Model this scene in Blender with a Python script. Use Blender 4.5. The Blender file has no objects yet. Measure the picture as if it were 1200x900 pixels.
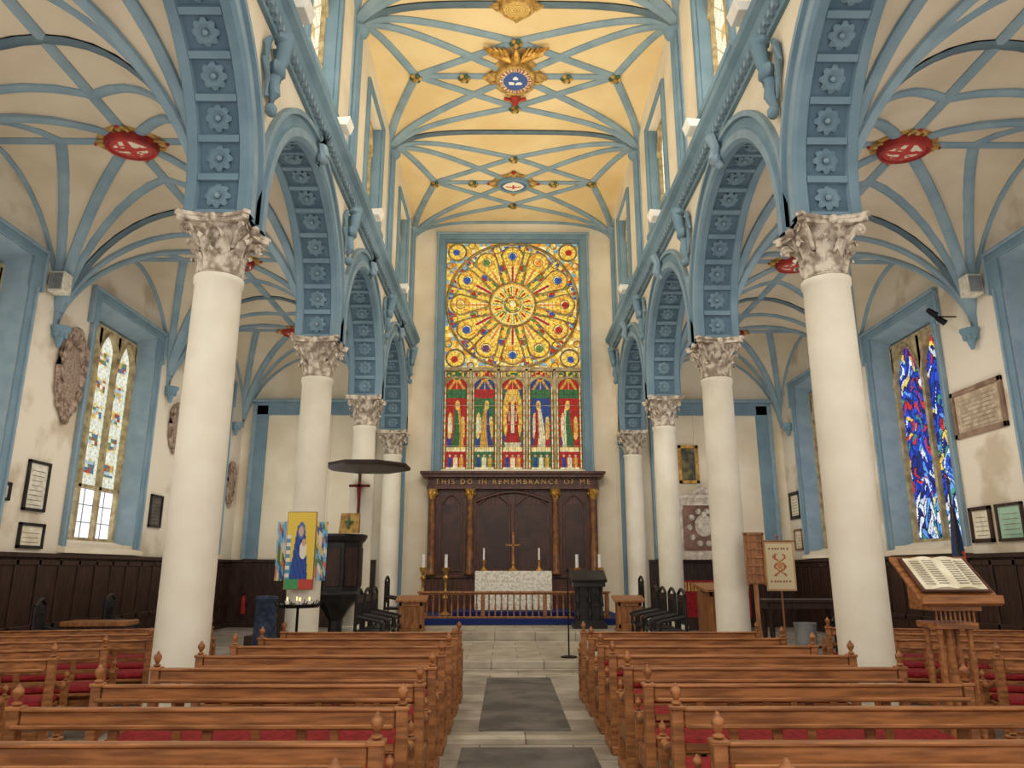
import bpy, math, random
from math import sin, cos, pi, hypot, atan2, floor
from mathutils import Vector, Matrix
random.seed(4)
S=bpy.context.scene; C=S.collection
def lin(c):
    return tuple(((v/255)/12.92 if v/255<=.04045 else ((v/255+.055)/1.055)**2.4) for v in c)
# ------------------------------------------------------------ materials
def mat(name,c1,c2=None,rough=.6,metal=0,scale=3,bump=0,bscale=30,stretch=(1,1,1),emis=0,lo=.38,hi=.62,spec=.4):
    m=bpy.data.materials.new(name); m.use_nodes=True
    nt=m.node_tree; b=nt.nodes['Principled BSDF']; N=nt.nodes.new; L=nt.links.new
    geo=N('ShaderNodeNewGeometry'); mp=N('ShaderNodeMapping'); mp.inputs['Scale'].default_value=stretch
    L(geo.outputs['Position'],mp.inputs['Vector'])
    n=N('ShaderNodeTexNoise'); n.inputs['Scale'].default_value=scale; n.inputs['Detail'].default_value=5
    L(mp.outputs[0],n.inputs['Vector'])
    r=N('ShaderNodeValToRGB'); L(n.outputs['Fac'],r.inputs['Fac'])
    c2=c2 or tuple(v*.88 for v in c1)
    r.color_ramp.elements[0].position=lo; r.color_ramp.elements[1].position=hi
    r.color_ramp.elements[0].color=(*lin(c2),1); r.color_ramp.elements[1].color=(*lin(c1),1)
    L(r.outputs['Color'],b.inputs['Base Color'])
    b.inputs['Roughness'].default_value=rough; b.inputs['Metallic'].default_value=metal
    b.inputs['Specular IOR Level'].default_value=spec
    if emis:
        L(r.outputs['Color'],b.inputs['Emission Color']); b.inputs['Emission Strength'].default_value=emis
    if bump:
        n2=N('ShaderNodeTexNoise'); n2.inputs['Scale'].default_value=bscale; n2.inputs['Detail'].default_value=4
        L(mp.outputs[0],n2.inputs['Vector'])
        bp=N('ShaderNodeBump'); bp.inputs['Strength'].default_value=bump; bp.inputs['Distance'].default_value=.02
        L(n2.outputs['Fac'],bp.inputs['Height']); L(bp.outputs[0],b.inputs['Normal'])
    return m
def attr_mat(name,emis=0,rough=.5):
    m=bpy.data.materials.new(name); m.use_nodes=True
    nt=m.node_tree; b=nt.nodes['Principled BSDF']
    a=nt.nodes.new('ShaderNodeAttribute'); a.attribute_name='Col'
    b.inputs['Roughness'].default_value=rough
    if emis:
        b.inputs['Base Color'].default_value=(.02,.02,.02,1); b.inputs['Specular IOR Level'].default_value=.1
        nt.links.new(a.outputs['Color'],b.inputs['Emission Color']); b.inputs['Emission Strength'].default_value=emis
    else: nt.links.new(a.outputs['Color'],b.inputs['Base Color'])
    return m
def tile_mat(name,c1,c2,mortar,sc=1.0,rough=.5,bw=.9,rh=.6):
    m=bpy.data.materials.new(name); m.use_nodes=True
    nt=m.node_tree; b=nt.nodes['Principled BSDF']; N=nt.nodes.new; L=nt.links.new
    geo=N('ShaderNodeNewGeometry'); t=N('ShaderNodeTexBrick')
    t.inputs['Scale'].default_value=sc; t.inputs['Mortar Size'].default_value=.008
    t.inputs['Brick Width'].default_value=bw; t.inputs['Row Height'].default_value=rh
    t.inputs['Color1'].default_value=(*lin(c1),1); t.inputs['Color2'].default_value=(*lin(c2),1); t.inputs['Mortar'].default_value=(*lin(mortar),1)
    n=N('ShaderNodeTexNoise'); n.inputs['Scale'].default_value=2.5; n.inputs['Detail'].default_value=8
    mx=N('ShaderNodeMixRGB'); mx.blend_type='MULTIPLY'; mx.inputs['Fac'].default_value=.8
    r=N('ShaderNodeValToRGB'); r.color_ramp.elements[0].position=.3; r.color_ramp.elements[0].color=(.46,.44,.41,1); r.color_ramp.elements[1].position=.65
    L(geo.outputs['Position'],t.inputs['Vector']); L(geo.outputs['Position'],n.inputs['Vector'])
    L(n.outputs['Fac'],r.inputs['Fac']); L(t.outputs['Color'],mx.inputs['Color1']); L(r.outputs['Color'],mx.inputs['Color2'])
    L(mx.outputs[0],b.inputs['Base Color']); b.inputs['Roughness'].default_value=rough
    return m
PLASTER=mat('plaster',(234,223,201),(222,207,181),.85,scale=.9,bump=.1)
AGED=mat('aged_plaster',(224,213,194),(196,180,156),.9,scale=.9,bump=.25,lo=.36,hi=.46)
VAULT=mat('vault_plaster',(212,198,174),(196,181,156),.9,scale=.8)
NVAULT=mat('nave_vault_plaster',(230,207,160),(218,190,138),.9,scale=.6)
BLUE=mat('blue_paint',(122,147,161),(110,136,151),.75,scale=2,spec=.15)
DBLUE=mat('deep_blue_paint',(96,120,137),(86,109,126),.8,scale=3,spec=.15)
LBLUE=mat('light_blue_paint',(142,162,173),(130,151,164),.75,scale=3,spec=.15)
SHAFT=mat('column_paint',(238,231,213),(228,219,199),.5,scale=1.5)
CAP=mat('capital_stone',(222,210,192),(150,134,118),.8,scale=9,lo=.4,hi=.6)
STONE=mat('window_stone',(190,172,132),(146,128,94),.8,scale=6)
LEADC=mat('tracery_stone',(176,152,100),(124,102,62),.8,scale=6)
OAK=mat('bench_oak',(172,112,64),(124,76,40),.42,scale=3,stretch=(1,10,10),bump=.05)
OAK2=mat('oak_light',(170,114,68),(130,82,46),.42,scale=3,stretch=(8,8,1))
DARK=mat('dark_wood',(66,42,32),(42,26,20),.45,scale=3,stretch=(6,6,1))
DARKR=mat('reredos_wood',(94,54,40),(58,33,26),.4,scale=3,stretch=(6,6,1))
PANELW=mat('panel_wood',(70,38,30),(48,26,20),.35)
BLACK=mat('black_wood',(38,34,36),(20,18,20),.4)
IRON=mat('black_iron',(28,28,30),(16,16,18),.4,metal=.6)
RED=mat('red_cushion',(160,28,34),(122,16,22),.85,scale=20,bump=.2)
REDP=mat('red_paint',(166,46,36),(130,28,24),.6)
GOLD=mat('gold_leaf',(214,168,84),(156,110,46),.35,metal=.6,scale=8)
GPAINT=mat('gold_paint',(194,156,84),(144,110,54),.6,scale=8)
GREEN=mat('green_paint',(74,106,74),(50,78,50),.6)
CLOTH=mat('altar_linen',(244,240,228),(214,206,184),.8,scale=16,lo=.45,hi=.52)
WHITE=mat('white_paint',(240,238,232),(226,222,214),.5)
GREY=mat('grey_metal',(150,152,154),(120,122,124),.4,metal=.3)
FLOOR=tile_mat('stone_floor',(180,170,156),(146,137,124),(86,78,68))
CHFLOOR=tile_mat('chancel_floor',(204,194,176),(180,169,150),(116,106,92),1,.4)
LEDGER=mat('ledger_slate',(104,98,92),(70,66,64),.55,scale=2,bump=.1)
CARPET=mat('blue_carpet',(30,48,112),(20,34,84),.95,scale=30)
PAPER=mat('paper',(236,228,204),(212,200,172),.8,scale=6)
MAT=mat('mount_card',(222,216,200),(200,192,172),.8,scale=12)
INK=mat('ink_lines',(150,142,128),(110,104,92),.8)
CARTS=mat('monument_stone',(172,150,132),(112,92,78),.8,scale=10)
CARTM=mat('inscribed_marble',(160,140,122),(124,104,90),.6,scale=20)
GLASSE=attr_mat('stained_glass',1.05,.5)
CLERE=attr_mat('clerestory_glass',1.3,.5)
PAINTED=attr_mat('painted_board',0,.6)
FLAME=mat('flame',(255,200,110),(255,190,90),.5,emis=5)
ROPE=mat('brown_leather',(88,50,36),(60,32,22),.6)
# ------------------------------------------------------------ mesh builder
class MB:
    def __init__(s): s.v=[];s.f=[];s.m=[]
    def add(s,vs,fs,m=0):
        o=len(s.v); s.v+=[tuple(v) for v in vs]; s.f+=[tuple(i+o for i in f) for f in fs]; s.m+=[m]*len(fs)
    def box(s,x0,x1,y0,y1,z0,z1,m=0):
        if x0>x1:x0,x1=x1,x0
        s.add([(x0,y0,z0),(x1,y0,z0),(x1,y1,z0),(x0,y1,z0),(x0,y0,z1),(x1,y0,z1),(x1,y1,z1),(x0,y1,z1)],
              [(0,3,2,1),(4,5,6,7),(0,1,5,4),(1,2,6,5),(2,3,7,6),(3,0,4,7)],m)
    def lathe(s,prof,c=(0,0,0),n=20,m=0,caps=True):
        o=len(s.v)
        for r,z in prof:
            for k in range(n):
                a=2*pi*k/n+pi/n; s.v.append((c[0]+r*cos(a),c[1]+r*sin(a),c[2]+z))
        for i in range(len(prof)-1):
            for k in range(n):
                k2=(k+1)%n; s.f.append((o+i*n+k,o+i*n+k2,o+(i+1)*n+k2,o+(i+1)*n+k)); s.m.append(m)
        if caps:
            s.f.append(tuple(o+k for k in reversed(range(n)))); s.m.append(m)
            e=o+(len(prof)-1)*n; s.f.append(tuple(e+k for k in range(n))); s.m.append(m)
    def sph(s,c,r,m=0,nu=8,nv=5):
        if not isinstance(r,(tuple,list)): r=(r,r,r)
        vs=[(c[0],c[1],c[2]-r[2])]; fs=[]
        for j in range(1,nv):
            p=-pi/2+pi*j/nv
            for k in range(nu):
                a=2*pi*k/nu; vs.append((c[0]+r[0]*cos(p)*cos(a),c[1]+r[1]*cos(p)*sin(a),c[2]+r[2]*sin(p)))
        vs.append((c[0],c[1],c[2]+r[2])); t=len(vs)-1
        for k in range(nu):
            k2=(k+1)%nu; fs.append((0,1+k2,1+k)); fs.append((t,1+(nv-2)*nu+k,1+(nv-2)*nu+k2))
            for j in range(nv-2): fs.append((1+j*nu+k,1+j*nu+k2,1+(j+1)*nu+k2,1+(j+1)*nu+k))
        s.add(vs,fs,m)
    def tube(s,pts,r,n=6,m=0,closed=False,ref=(0,0,1),ry=None):
        pts=[Vector(p) for p in pts]; K=len(pts); o=len(s.v)
        for i,p in enumerate(pts):
            a=pts[i-1] if (i>0 or closed) else p; b=pts[(i+1)%K] if (i<K-1 or closed) else p
            t=(b-a).normalized(); up=Vector(ref)
            if abs(t.dot(up))>.97: up=Vector((1,0,0)) if abs(t.x)<.9 else Vector((0,1,0))
            sd=t.cross(up).normalized(); u2=sd.cross(t).normalized()
            rr=r[i] if isinstance(r,(list,tuple)) else r
            r2=ry if ry else rr
            for k in range(n):
                g=2*pi*k/n+pi/n; q=p+sd*(cos(g)*rr)+u2*(sin(g)*r2); s.v.append(tuple(q))
        for i in range(K if closed else K-1):
            j=(i+1)%K
            for k in range(n):
                k2=(k+1)%n; s.f.append((o+i*n+k,o+i*n+k2,o+j*n+k2,o+j*n+k)); s.m.append(m)
        if not closed:
            s.f.append(tuple(o+k for k in reversed(range(n)))); s.m.append(m)
            e=o+(K-1)*n; s.f.append(tuple(e+k for k in range(n))); s.m.append(m)
    def prism(s,poly,ax,a,b,m=0):
        n=len(poly)
        def P(p,t):
            return (t,p[0],p[1]) if ax=='x' else ((p[0],t,p[1]) if ax=='y' else (p[0],p[1],t))
        vs=[P(p,a) for p in poly]+[P(p,b) for p in poly]
        fs=[tuple(range(n))[::-1],tuple(range(n,2*n))]+[(i,(i+1)%n,n+(i+1)%n,n+i) for i in range(n)]
        s.add(vs,fs,m)
    def xf(s,M,i0=0):
        for i in range(i0,len(s.v)): s.v[i]=tuple(M@Vector(s.v[i]))
    def build(s,name,mats,parent=None,loc=None,smooth=False,bevel=0,rot=None,label=None):
        me=bpy.data.meshes.new(name); me.from_pydata(s.v,[],s.f)
        if not isinstance(mats,(list,tuple)): mats=[mats]
        for m in mats: me.materials.append(m)
        me.polygons.foreach_set('material_index',s.m)
        if smooth:
            me.polygons.foreach_set('use_smooth',[True]*len(s.f)); me.set_sharp_from_angle(angle=math.radians(45))
        me.update()
        o=bpy.data.objects.new(name,me); C.objects.link(o)
        if parent: o.parent=parent
        if loc: o.location=loc
        if rot: o.rotation_euler=rot
        if label: o['label']=label
        if bevel:
            b=o.modifiers.new('b','BEVEL'); b.width=bevel; b.segments=1; b.limit_method='ANGLE'
        return o
def tag(o,label,cat,group=None):
    o['label']=label; o['category']=cat
    if group:o['group']=group
    return o
def st(o,label,cat='structure'):
    o['kind']='structure'; o['label']=label; o['category']=cat; return o
def thing(name,label,cat,loc=(0,0,0),rot=0,group=None):
    e=bpy.data.objects.new(name,None); C.objects.link(e); e.location=loc; e.rotation_euler=(0,0,rot); e.empty_display_size=.1
    return tag(e,label,cat,group)
def clone(o,loc=None,rot=None,parent=None,label=None):
    n=o.copy(); C.objects.link(n)
    if parent: n.parent=parent
    if loc is not None: n.location=loc
    if rot is not None: n.rotation_euler=(0,0,rot)
    if label: n['label']=label
    for ch in list(o.children): clone(ch,parent=n)
    return n
def cgrid(name,w,h,nx,nz,func,material,parent=None,loc=(0,0,0),rotz=0,label=None):
    """flat coloured panel in its own XZ plane, origin bottom centre; func(x,z) x in -1..1, z in 0..1"""
    vs=[(-w/2+w*i/nx,0,h*j/nz) for j in range(nz+1) for i in range(nx+1)]
    fs=[];cols=[]
    for j in range(nz):
        for i in range(nx):
            a=j*(nx+1)+i; fs.append((a,a+1,a+nx+2,a+nx+1))
            c=func((i+.5)/nx*2-1,(j+.5)/nz); c=(c[0],c[1],c[2],1.0); cols+=list(c)*4
    me=bpy.data.meshes.new(name); me.from_pydata(vs,[],fs)
    at=me.color_attributes.new('Col','FLOAT_COLOR','CORNER'); at.data.foreach_set('color',cols)
    me.materials.append(material); me.update()
    o=bpy.data.objects.new(name,me); C.objects.link(o); o.location=loc; o.rotation_euler=(0,0,rotz)
    if parent:o.parent=parent
    if label:o['label']=label
    return o
def hs(a,b,c=0):
    x=sin(a*12.9898+b*78.233+c*37.719)*43758.5453; return x-floor(x)
tn=[0]
def trim():
    tn[0]+=1; return 'trim_%d'%tn[0]
wn=[0]
def wname():
    wn[0]+=1; return 'window_%d'%wn[0]
# ------------------------------------------------------------ dimensions
COLY=[3.5,8.2,12.9,17.5,22.0]; YE=22.8; XW=8.45; XC=3.60; XI=3.27; XO=3.93
ZA=5.68; ZST=5.93; RING=.44; CB=8.42     # CB: underside of the nave cornice
BAYS=[(3.5,8.2),(8.2,12.9),(12.9,17.5),(17.5,22.0)]
VBAYS=[(3.5,8.2),(8.2,12.9),(12.9,17.5),(17.5,22.8)]
# floor -----------------------------------------------------------
m=MB(); m.box(-9.15,9.15,-1,YE+.5,-.2,0); st(m.build('floor',FLOOR),'worn pale stone flagged church floor','floor')
m=MB(); m.box(-3.2,3.2,13.4,YE,0.0,.12); m.box(-3.2,3.2,17.3,YE,.12,.3)
st(m.build(trim(),CHFLOOR,bevel=.01),'pale stone chancel steps','step')
m=MB(); m.box(-2.9,2.9,19.3,YE,.3,.45); m.box(-1.6,1.6,20.3,YE-.6,.45,.57)
st(m.build(trim(),CARPET,bevel=.01),'blue carpeted altar platform','step')
for (a,b,w) in ((2.5,7.64,.62),(8.43,12.3,.49)):
    m=MB(); m.box(-w,w,a,b,0,.012); tag(m.build('ledger_stone',LEDGER,bevel=.004),'dark slate ledger stone set in the aisle floor','stone slab','ledger stones in the aisle')
m=MB()
m.box(-.95,.95,12.5,12.9,0,.006); m.box(-.95,.95,8.0,8.2,0,.006); m.box(-1.1,1.1,13.2,13.39,0,.006)
st(m.build(trim(),CHFLOOR),'pale stone bands across the aisle','floor')
# east wall --------------------------------------------------------
m=MB(); WX=2.24; WB=4.66; WT=12.34
m.box(-9.15,-WX,YE,YE+.5,0,14); m.box(WX,9.15,YE,YE+.5,0,14); m.box(-WX,WX,YE,YE+.5,0,WB); m.box(-WX,WX,YE,YE+.5,WT,14)
st(m.build('wall_east',PLASTER),'cream plastered east wall around the great window','wall')
WIN=[5.9,10.7,15.45,20.2]; WHW=1.3; WZ0=2.15; WZ1=6.95
for s,nm in ((-1,'north'),(1,'south')):
    m=MB(); y=-1
    for wy in WIN:
        m.box(s*XW,s*(XW+.7),y,wy-WHW,0,9)
        m.box(s*XW,s*(XW+.7),wy-WHW,wy+WHW,0,WZ0); m.box(s*XW,s*(XW+.7),wy-WHW,wy+WHW,WZ1,9); y=wy+WHW
    m.box(s*XW,s*(XW+.7),y,YE,0,9)
    st(m.build('wall_'+nm,AGED),'patchy cream plaster aisle wall with tall window recesses','wall')
    m=MB(); m.box(s*XW,s*(XW-.05),2,YE,0,1.85); m.box(s*XW,s*(XW-.12),2,YE,1.85,1.93); m.box(s*XW,s*(XW-.09),2,YE,0,.15)
    y=2.2
    while y<YE-.5:
        m.box(s*(XW-.05),s*(XW-.075),y,y+.08,.15,1.85); y+=.62
    for z in (.15,.62,1.72): m.box(s*(XW-.05),s*(XW-.075),2,YE,z,z+.1)
    m.box(s*4.1,s*XW,YE-.05,YE,0,1.85); m.box(s*4.1,s*XW,YE-.1,YE,1.85,1.93)
    x=4.2
    while x<XW: m.box(s*x,s*(x+.08),YE-.075,YE-.05,.1,1.85); x+=.62
    st(m.build('baseboard_'+nm,DARK,bevel=.008),'dark oak dado panelling along the aisle wall','panelling')
# clerestory / arcade walls ------------------------------------------
CLW=[5.85,10.55,15.2,20.0]; CH=.95; CZ0=9.4; CZ1=12.1
for s,nm in ((-1,'north_arcade'),(1,'south_arcade')):
    m=MB()
    for (y0,y1) in BAYS:
        yc=(y0+y1)/2; R=(y1-y0)/2-.33+RING-.05
        pts=[(y0,ZA)]
        for i in range(33):
            t=pi-pi*i/32; y=yc+R*cos(t); z=ZST+R*sin(t); pts.append((min(max(y,y0),y1),z))
        pts.append((y1,ZA))
        for i in range(len(pts)-1):
            p,q=pts[i],pts[i+1]
            if abs(q[0]-p[0])<1e-5: continue
            for X in (XI,XO):
                m.add([(s*X,p[0],p[1]),(s*X,q[0],q[1]),(s*X,q[0],CB+.1),(s*X,p[0],CB+.1)],[(0,1,2,3)])
    m.box(s*XI,s*XO,22.0,YE,ZA,CB+.1)
    y=3.5
    m.box(s*XI,s*XO,3.5,YE,CB+.1,CZ0); m.box(s*XI,s*XO,3.5,YE,CZ1,13.6)
    for wy in CLW: m.box(s*XI,s*XO,y,wy-CH,CZ0,CZ1); y=wy+CH
    m.box(s*XI,s*XO,y,YE,CZ0,CZ1)
    st(m.build('wall_'+nm,PLASTER),'cream plaster nave wall above the round arches','wall')
    for (y0,y1) in BAYS:
        yc=(y0+y1)/2; R=(y1-y0)/2-.33; Ls=ZST-ZA; Lt=Ls*2+pi*R
        def P(d,r,x):
            rr=R+r
            if d<Ls: y=yc-rr; z=ZA+d
            elif d>Lt-Ls: y=yc+rr; z=ZA+(Lt-d)
            else:
                t=pi-(d-Ls)/R; y=yc+rr*cos(t); z=ZST+rr*sin(t)
            return (s*(XC+x),min(max(y,y0),y1),z)
        m=MB(); K=46; Q=RING
        sec=[(Q,-.33),(Q,-.41),(Q-.08,-.41),(Q-.10,-.36),(.2,-.36),(.18,-.40),(.06,-.40),(0,-.36),(0,-.25),(.05,-.23)]
        for sg in (1,-1):
            for i in range(K):
                d0=Lt*i/K; d1=Lt*(i+1)/K
                for (a,b) in zip(sec,sec[1:]):
                    mi=2 if a[0]in(Q,.18) else 0
                    m.add([P(d0,a[0],a[1]*sg),P(d1,a[0],a[1]*sg),P(d1,b[0],b[1]*sg),P(d0,b[0],b[1]*sg)],[(0,1,2,3)],mi)
        for i in range(K):
            d0=Lt*i/K; d1=Lt*(i+1)/K
            m.add([P(d0,.05,-.23),P(d1,.05,-.23),P(d1,.05,.23),P(d0,.05,.23)],[(0,1,2,3)],1)
        NC=15
        for i in range(NC+1):
            d=Lt*i/NC; a=max(0,d-.04); b=min(Lt,d+.04)
            vs=[P(a,.06,-.24),P(b,.06,-.24),P(b,.06,.24),P(a,.06,.24),P(a,0,-.24),P(b,0,-.24),P(b,0,.24),P(a,0,.24)]
            m.add(vs,[(4,5,6,7),(0,1,5,4),(3,2,6,7),(1,2,6,5),(0,3,7,4)],0)
            if i<NC:
                d=Lt*(i+.5)/NC
                for k in range(8):
                    g=2*pi*k/8
                    ps=[]
                    for (rr,h) in ((.03,.0),(.10,-.045),(.155,-.01)):
                        wd=.055 if rr==.10 else .02
                        for sd in (-1,1):
                            gx=rr*cos(g)-sd*wd*sin(g); gy=rr*sin(g)+sd*wd*cos(g)
                            ps.append(P(d+gy,.05+h,gx))
                    m.add(ps,[(0,1,3,2),(2,3,5,4)],0)
                c=P(d,.02,0); m.sph(c,.035,2,6,4)
        st(m.build(trim(),[BLUE,DBLUE,LBLUE],smooth=False),'blue moulded arch with rosette coffered soffit','arch')
    pr=[(0,0),(.06,0),(.08,.12),(.14,.18),(.17,.28),(.26,.34),(.28,.44),(0,.46)]
    m=MB(); m.prism([(s*(XI-a),b+CB) for a,b in pr],'y',3.5,YE,0)
    y=3.6
    while y<YE: m.box(s*(XI-.08),s*(XI-.15),y,y+.07,CB+.06,CB+.15,1); y+=.16
    m.box(s*XI,s*(XI-.05),3.5,YE,9.2,9.28,0)
    st(m.build(trim(),[BLUE,LBLUE]),'blue moulded cornice running above the arches','cornice')
    for y in COLY[1:]:
        m=MB(); X=s*XI; y=min(y,YE-.32); q=CB-8.88
        m.tube([(X-s*.05,y,7.75+q),(X-s*.12,y,7.95+q),(X-s*.10,y,8.15+q),(X-s*.18,y,8.45+q),(X-s*.22,y,8.8+q)],[.04,.08,.07,.09,.11],8)
        m.sph((X-s*.1,y,7.72+q),(.08,.09,.09)); m.sph((X-s*.14,y,8.3+q),(.1,.17,.12)); m.sph((X-s*.18,y,8.72+q),(.12,.16,.1))
        for sg in (-1,1):
            m.tube([(X-s*.05,y+sg*.1,8.7+q),(X-s*.06,y+sg*.22,8.55+q),(X-s*.06,y+sg*.24,8.3+q),(X-s*.06,y+sg*.14,8.1+q),(X-s*.06,y+sg*.1,7.85+q)],[.04,.05,.05,.04,.03],6)
        tag(m.build('scroll_bracket',BLUE,smooth=True),'blue carved scroll bracket under the nave cornice','bracket','scroll brackets on the nave walls')
        m=MB(); yy=min(y,YE-.32); zt=CB+.46
        for dy,r in ((-.14,.045),(0,.08),(.14,.045)):
            m.tube([(s*(XI-.06),yy+dy,zt),(s*(XI-.06),yy+dy,12.3)],r,8)
        m.box(s*XI,s*(XI-.03),yy-.3,yy+.3,zt,12.6,1)
        m.lathe([(.06,0),(.2,.12),(.22,.2),(.1,.22)],(s*(XI-.04),yy,12.14),10)
        st(m.build(trim(),[BLUE,LBLUE],smooth=True),'blue clustered wall shaft between clerestory windows','shaft')
    for (y0,y1) in BAYS:
        yc=(y0+y1)/2; m=MB(); q=CB-8.9
        m.tube([(s*(XI-.05),yc,8.35+q),(s*(XI-.16),yc,8.5+q),(s*(XI-.12),yc,8.7+q),(s*(XI-.2),yc,8.9+q)],[.06,.1,.08,.1],8)
        m.sph((s*(XI-.14),yc,8.48+q),(.09,.12,.1)); 
        tag(m.build('scroll_keystone',LBLUE,smooth=True),'carved blue scroll keystone at the arch crown','keystone','scroll keystones')
    m=MB(); m.box(s*(XI+.05),s*(XO-.05),YE-.12,YE,0.0,ZA); m.box(s*XI,s*XO,YE-.16,YE,ZA-.25,ZA,0)
    st(m.build(trim(),BLUE),'blue respond pilaster on the east wall','pilaster')
# ------------------------------------------------------------ vaults
def vault(x0,x1,y0,y1,zs,Hh,fn,G=20):
    def W(u,v):
        return Vector(((x0+x1)/2+(x1-x0)/2*u,(y0+y1)/2+(y1-y0)/2*v,zs+Hh*max(fn(u),fn(v))))
    g=[sin(pi/2*(2*i/G-1)) for i in range(G+1)]
    m=MB(); vs=[W(u,v) for v in g for u in g]; fs=[]
    for j in range(G):
        for i in range(G):
            a=j*(G+1)+i; q=(a,a+1,a+G+2,a+G+1)
            if (i<G/2)==(j<G/2): fs+= [(q[0],q[1],q[2]),(q[0],q[2],q[3])]
            else: fs+= [(q[0],q[1],q[3]),(q[1],q[2],q[3])]
    m.add(vs,fs); return W,m
fa=lambda t:max(0,1-t*t)**.62
fnv=lambda t:max(0,1-abs(t)**4)**.5
RIBB=mat('rib_paint',(140,161,172),(126,148,161),.85,scale=2,spec=.05)
def ribs(W,lines,r,mt,label):
    m=MB()
    for (a,b) in lines:
        n=24 if hypot(a[0]-b[0],a[1]-b[1])>1 else 12; pts=[]
        for i in range(n+1):
            k=i/n; k=.5-.5*cos(pi*k) if n==24 else k
            p=W(a[0]+(b[0]-a[0])*k,a[1]+(b[1]-a[1])*k); pts.append(p)
        m.tube(pts,r,8,0,ry=r*.62)
    return st(m.build(trim(),mt,smooth=True),label,'rib')
def star(k=.5):
    L=[]
    for sx in (-1,1):
        for sy in (-1,1):
            L.append(((sx,sy),(0,0))); L.append(((sx,sy),(0,sy*k)))
            L.append(((sx,sy),(sx*k,0)))
        L.append(((sx,0),(0,0))); L.append(((0,sx),(0,0)))
        L.append(((-1,sx),(1,sx))); L.append(((sx,-1),(sx,1)))
    return L
def navestar():
    L=[]
    for sx in (-1,1):
        for sy in (-1,1):
            L.append(((sx,sy),(0,0)))                 # diagonals
            L.append(((sx,sy),(0,sy*.52)))            # tierceron to the ridge
            L.append(((sx,sy),(sx*.70,0)))            # tierceron to the side node
            L.append(((sx*.70,0),(0,sy*.52)))         # diamond
        L.append(((sx*.70,0),(0,0)))
        L.append(((-1,sx),(1,sx))); L.append(((sx,-1),(sx,1)))
    return L
cn=0
def boss(loc,kind,sc,label):
    e=thing('ceiling_boss',label,'boss',loc)
    m=MB(); n=8
    m.lathe([(.30,-.04),(.43,-.045),(.45,-.02),(.43,.0),(.30,0)],n=16,caps=False)
    for k in range(n):
        a=2*pi*k/n
        if k%2==0:
            f=.62 if kind=='shield' else 1.0
            m.sph((.43*cos(a),.43*sin(a),-.05),(.085*f*(1+abs(cos(a))*.5),.085*f*(1+abs(sin(a))*.5),.06),0,6,4)
            m.sph(((.43+.1*f)*cos(a),(.43+.1*f)*sin(a),-.05),(.055*f,.055*f,.05),1,6,4)
            for q in (-1,1):
                b=a+q*pi/n*.7
                m.tube([(.33*cos(b),.33*sin(b),-.05),(.42*cos(b),.42*sin(b),-.08),((.43+.08*f)*cos(a+q*.1),(.43+.08*f)*sin(a+q*.1),-.05)],[.025,.035*f,.02],5,0)
    m.build('scroll_surround',[GPAINT,GPAINT if kind in('oval','green') else REDP],e,smooth=True)
    m=MB(); m.lathe([(0.0,-.14),(.28,-.14),(.30,-.17),(.34,-.16),(.36,-.1),(.36,0)],n=24,m=0,caps=False)
    m.build('boss_rim',[REDP if kind=='shield' else (GPAINT if kind!='cross' else BLUE)],e,smooth=True)
    def oval(x,z):
        z=z*2-1; r=hypot(x,z)
        if r>.78: return lin((206,196,160)) if int(atan2(z,x)*9)%2 else lin((150,60,48))
        for (px,pz) in ((-.25,.1),(.22,.12),(0,-.28)):
            if hypot((x-px)/1.5,z-pz-.25*abs(x-px))<.13: return lin((226,226,218))
        return lin((48,80,146))
    def cross(x,z):
        z=z*2-1; r=hypot(x,z)
        if r>.8: return lin((70,100,130))
        if abs(z)<.12 and abs(x)<.6 or abs(x)<.07 and abs(z)<.35: return lin((180,54,42))
        return lin((232,222,198))
    def shield(x,z):
        z=z*2-1; r=hypot(x,z)
        if r>.82: return lin((176,52,44))
        if abs(x)<.13 or abs(z)<.13: return lin((186,50,42))
        return lin((230,214,194)) if hs(int(x*7+9),int(z*7+9))>.4 else lin((190,90,70))
    f={'oval':oval,'cross':cross,'shield':shield,'green':lambda x,z: lin((214,176,96)) if (hypot(x,z*2-1)*5)%1>.35 else lin((160,122,62))}[kind]
    N=24
    o=cgrid('painted_shield',.56,.56,N,N,f,PAINTED,e)
    for v in o.data.vertices:
        x,z=v.co.x,v.co.z-.28
        a,b=x/.28,z/.28
        v.co=(a*math.sqrt(max(0,1-b*b/2))*.28,b*math.sqrt(max(0,1-a*a/2))*.28,-.145-.03*(1-min(1,hypot(a,b))))
    e.scale=(sc[0],sc[1],1)
    return e
small=None
def smallboss(p):
    global small
    if small is None:
        m=MB()
        for k in range(6):
            a=2*pi*k/6; m.sph((.10*cos(a),.10*sin(a),-.08),(.06,.06,.05),k%2,6,4)
        m.sph((0,0,-.12),(.065,.065,.06),0)
        small=m.build('foliate_boss',[GPAINT,GREEN],loc=p,smooth=True); tag(small,'small gilded foliate boss at a rib crossing','boss','small rib bosses')
    else: clone(small,p)
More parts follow.
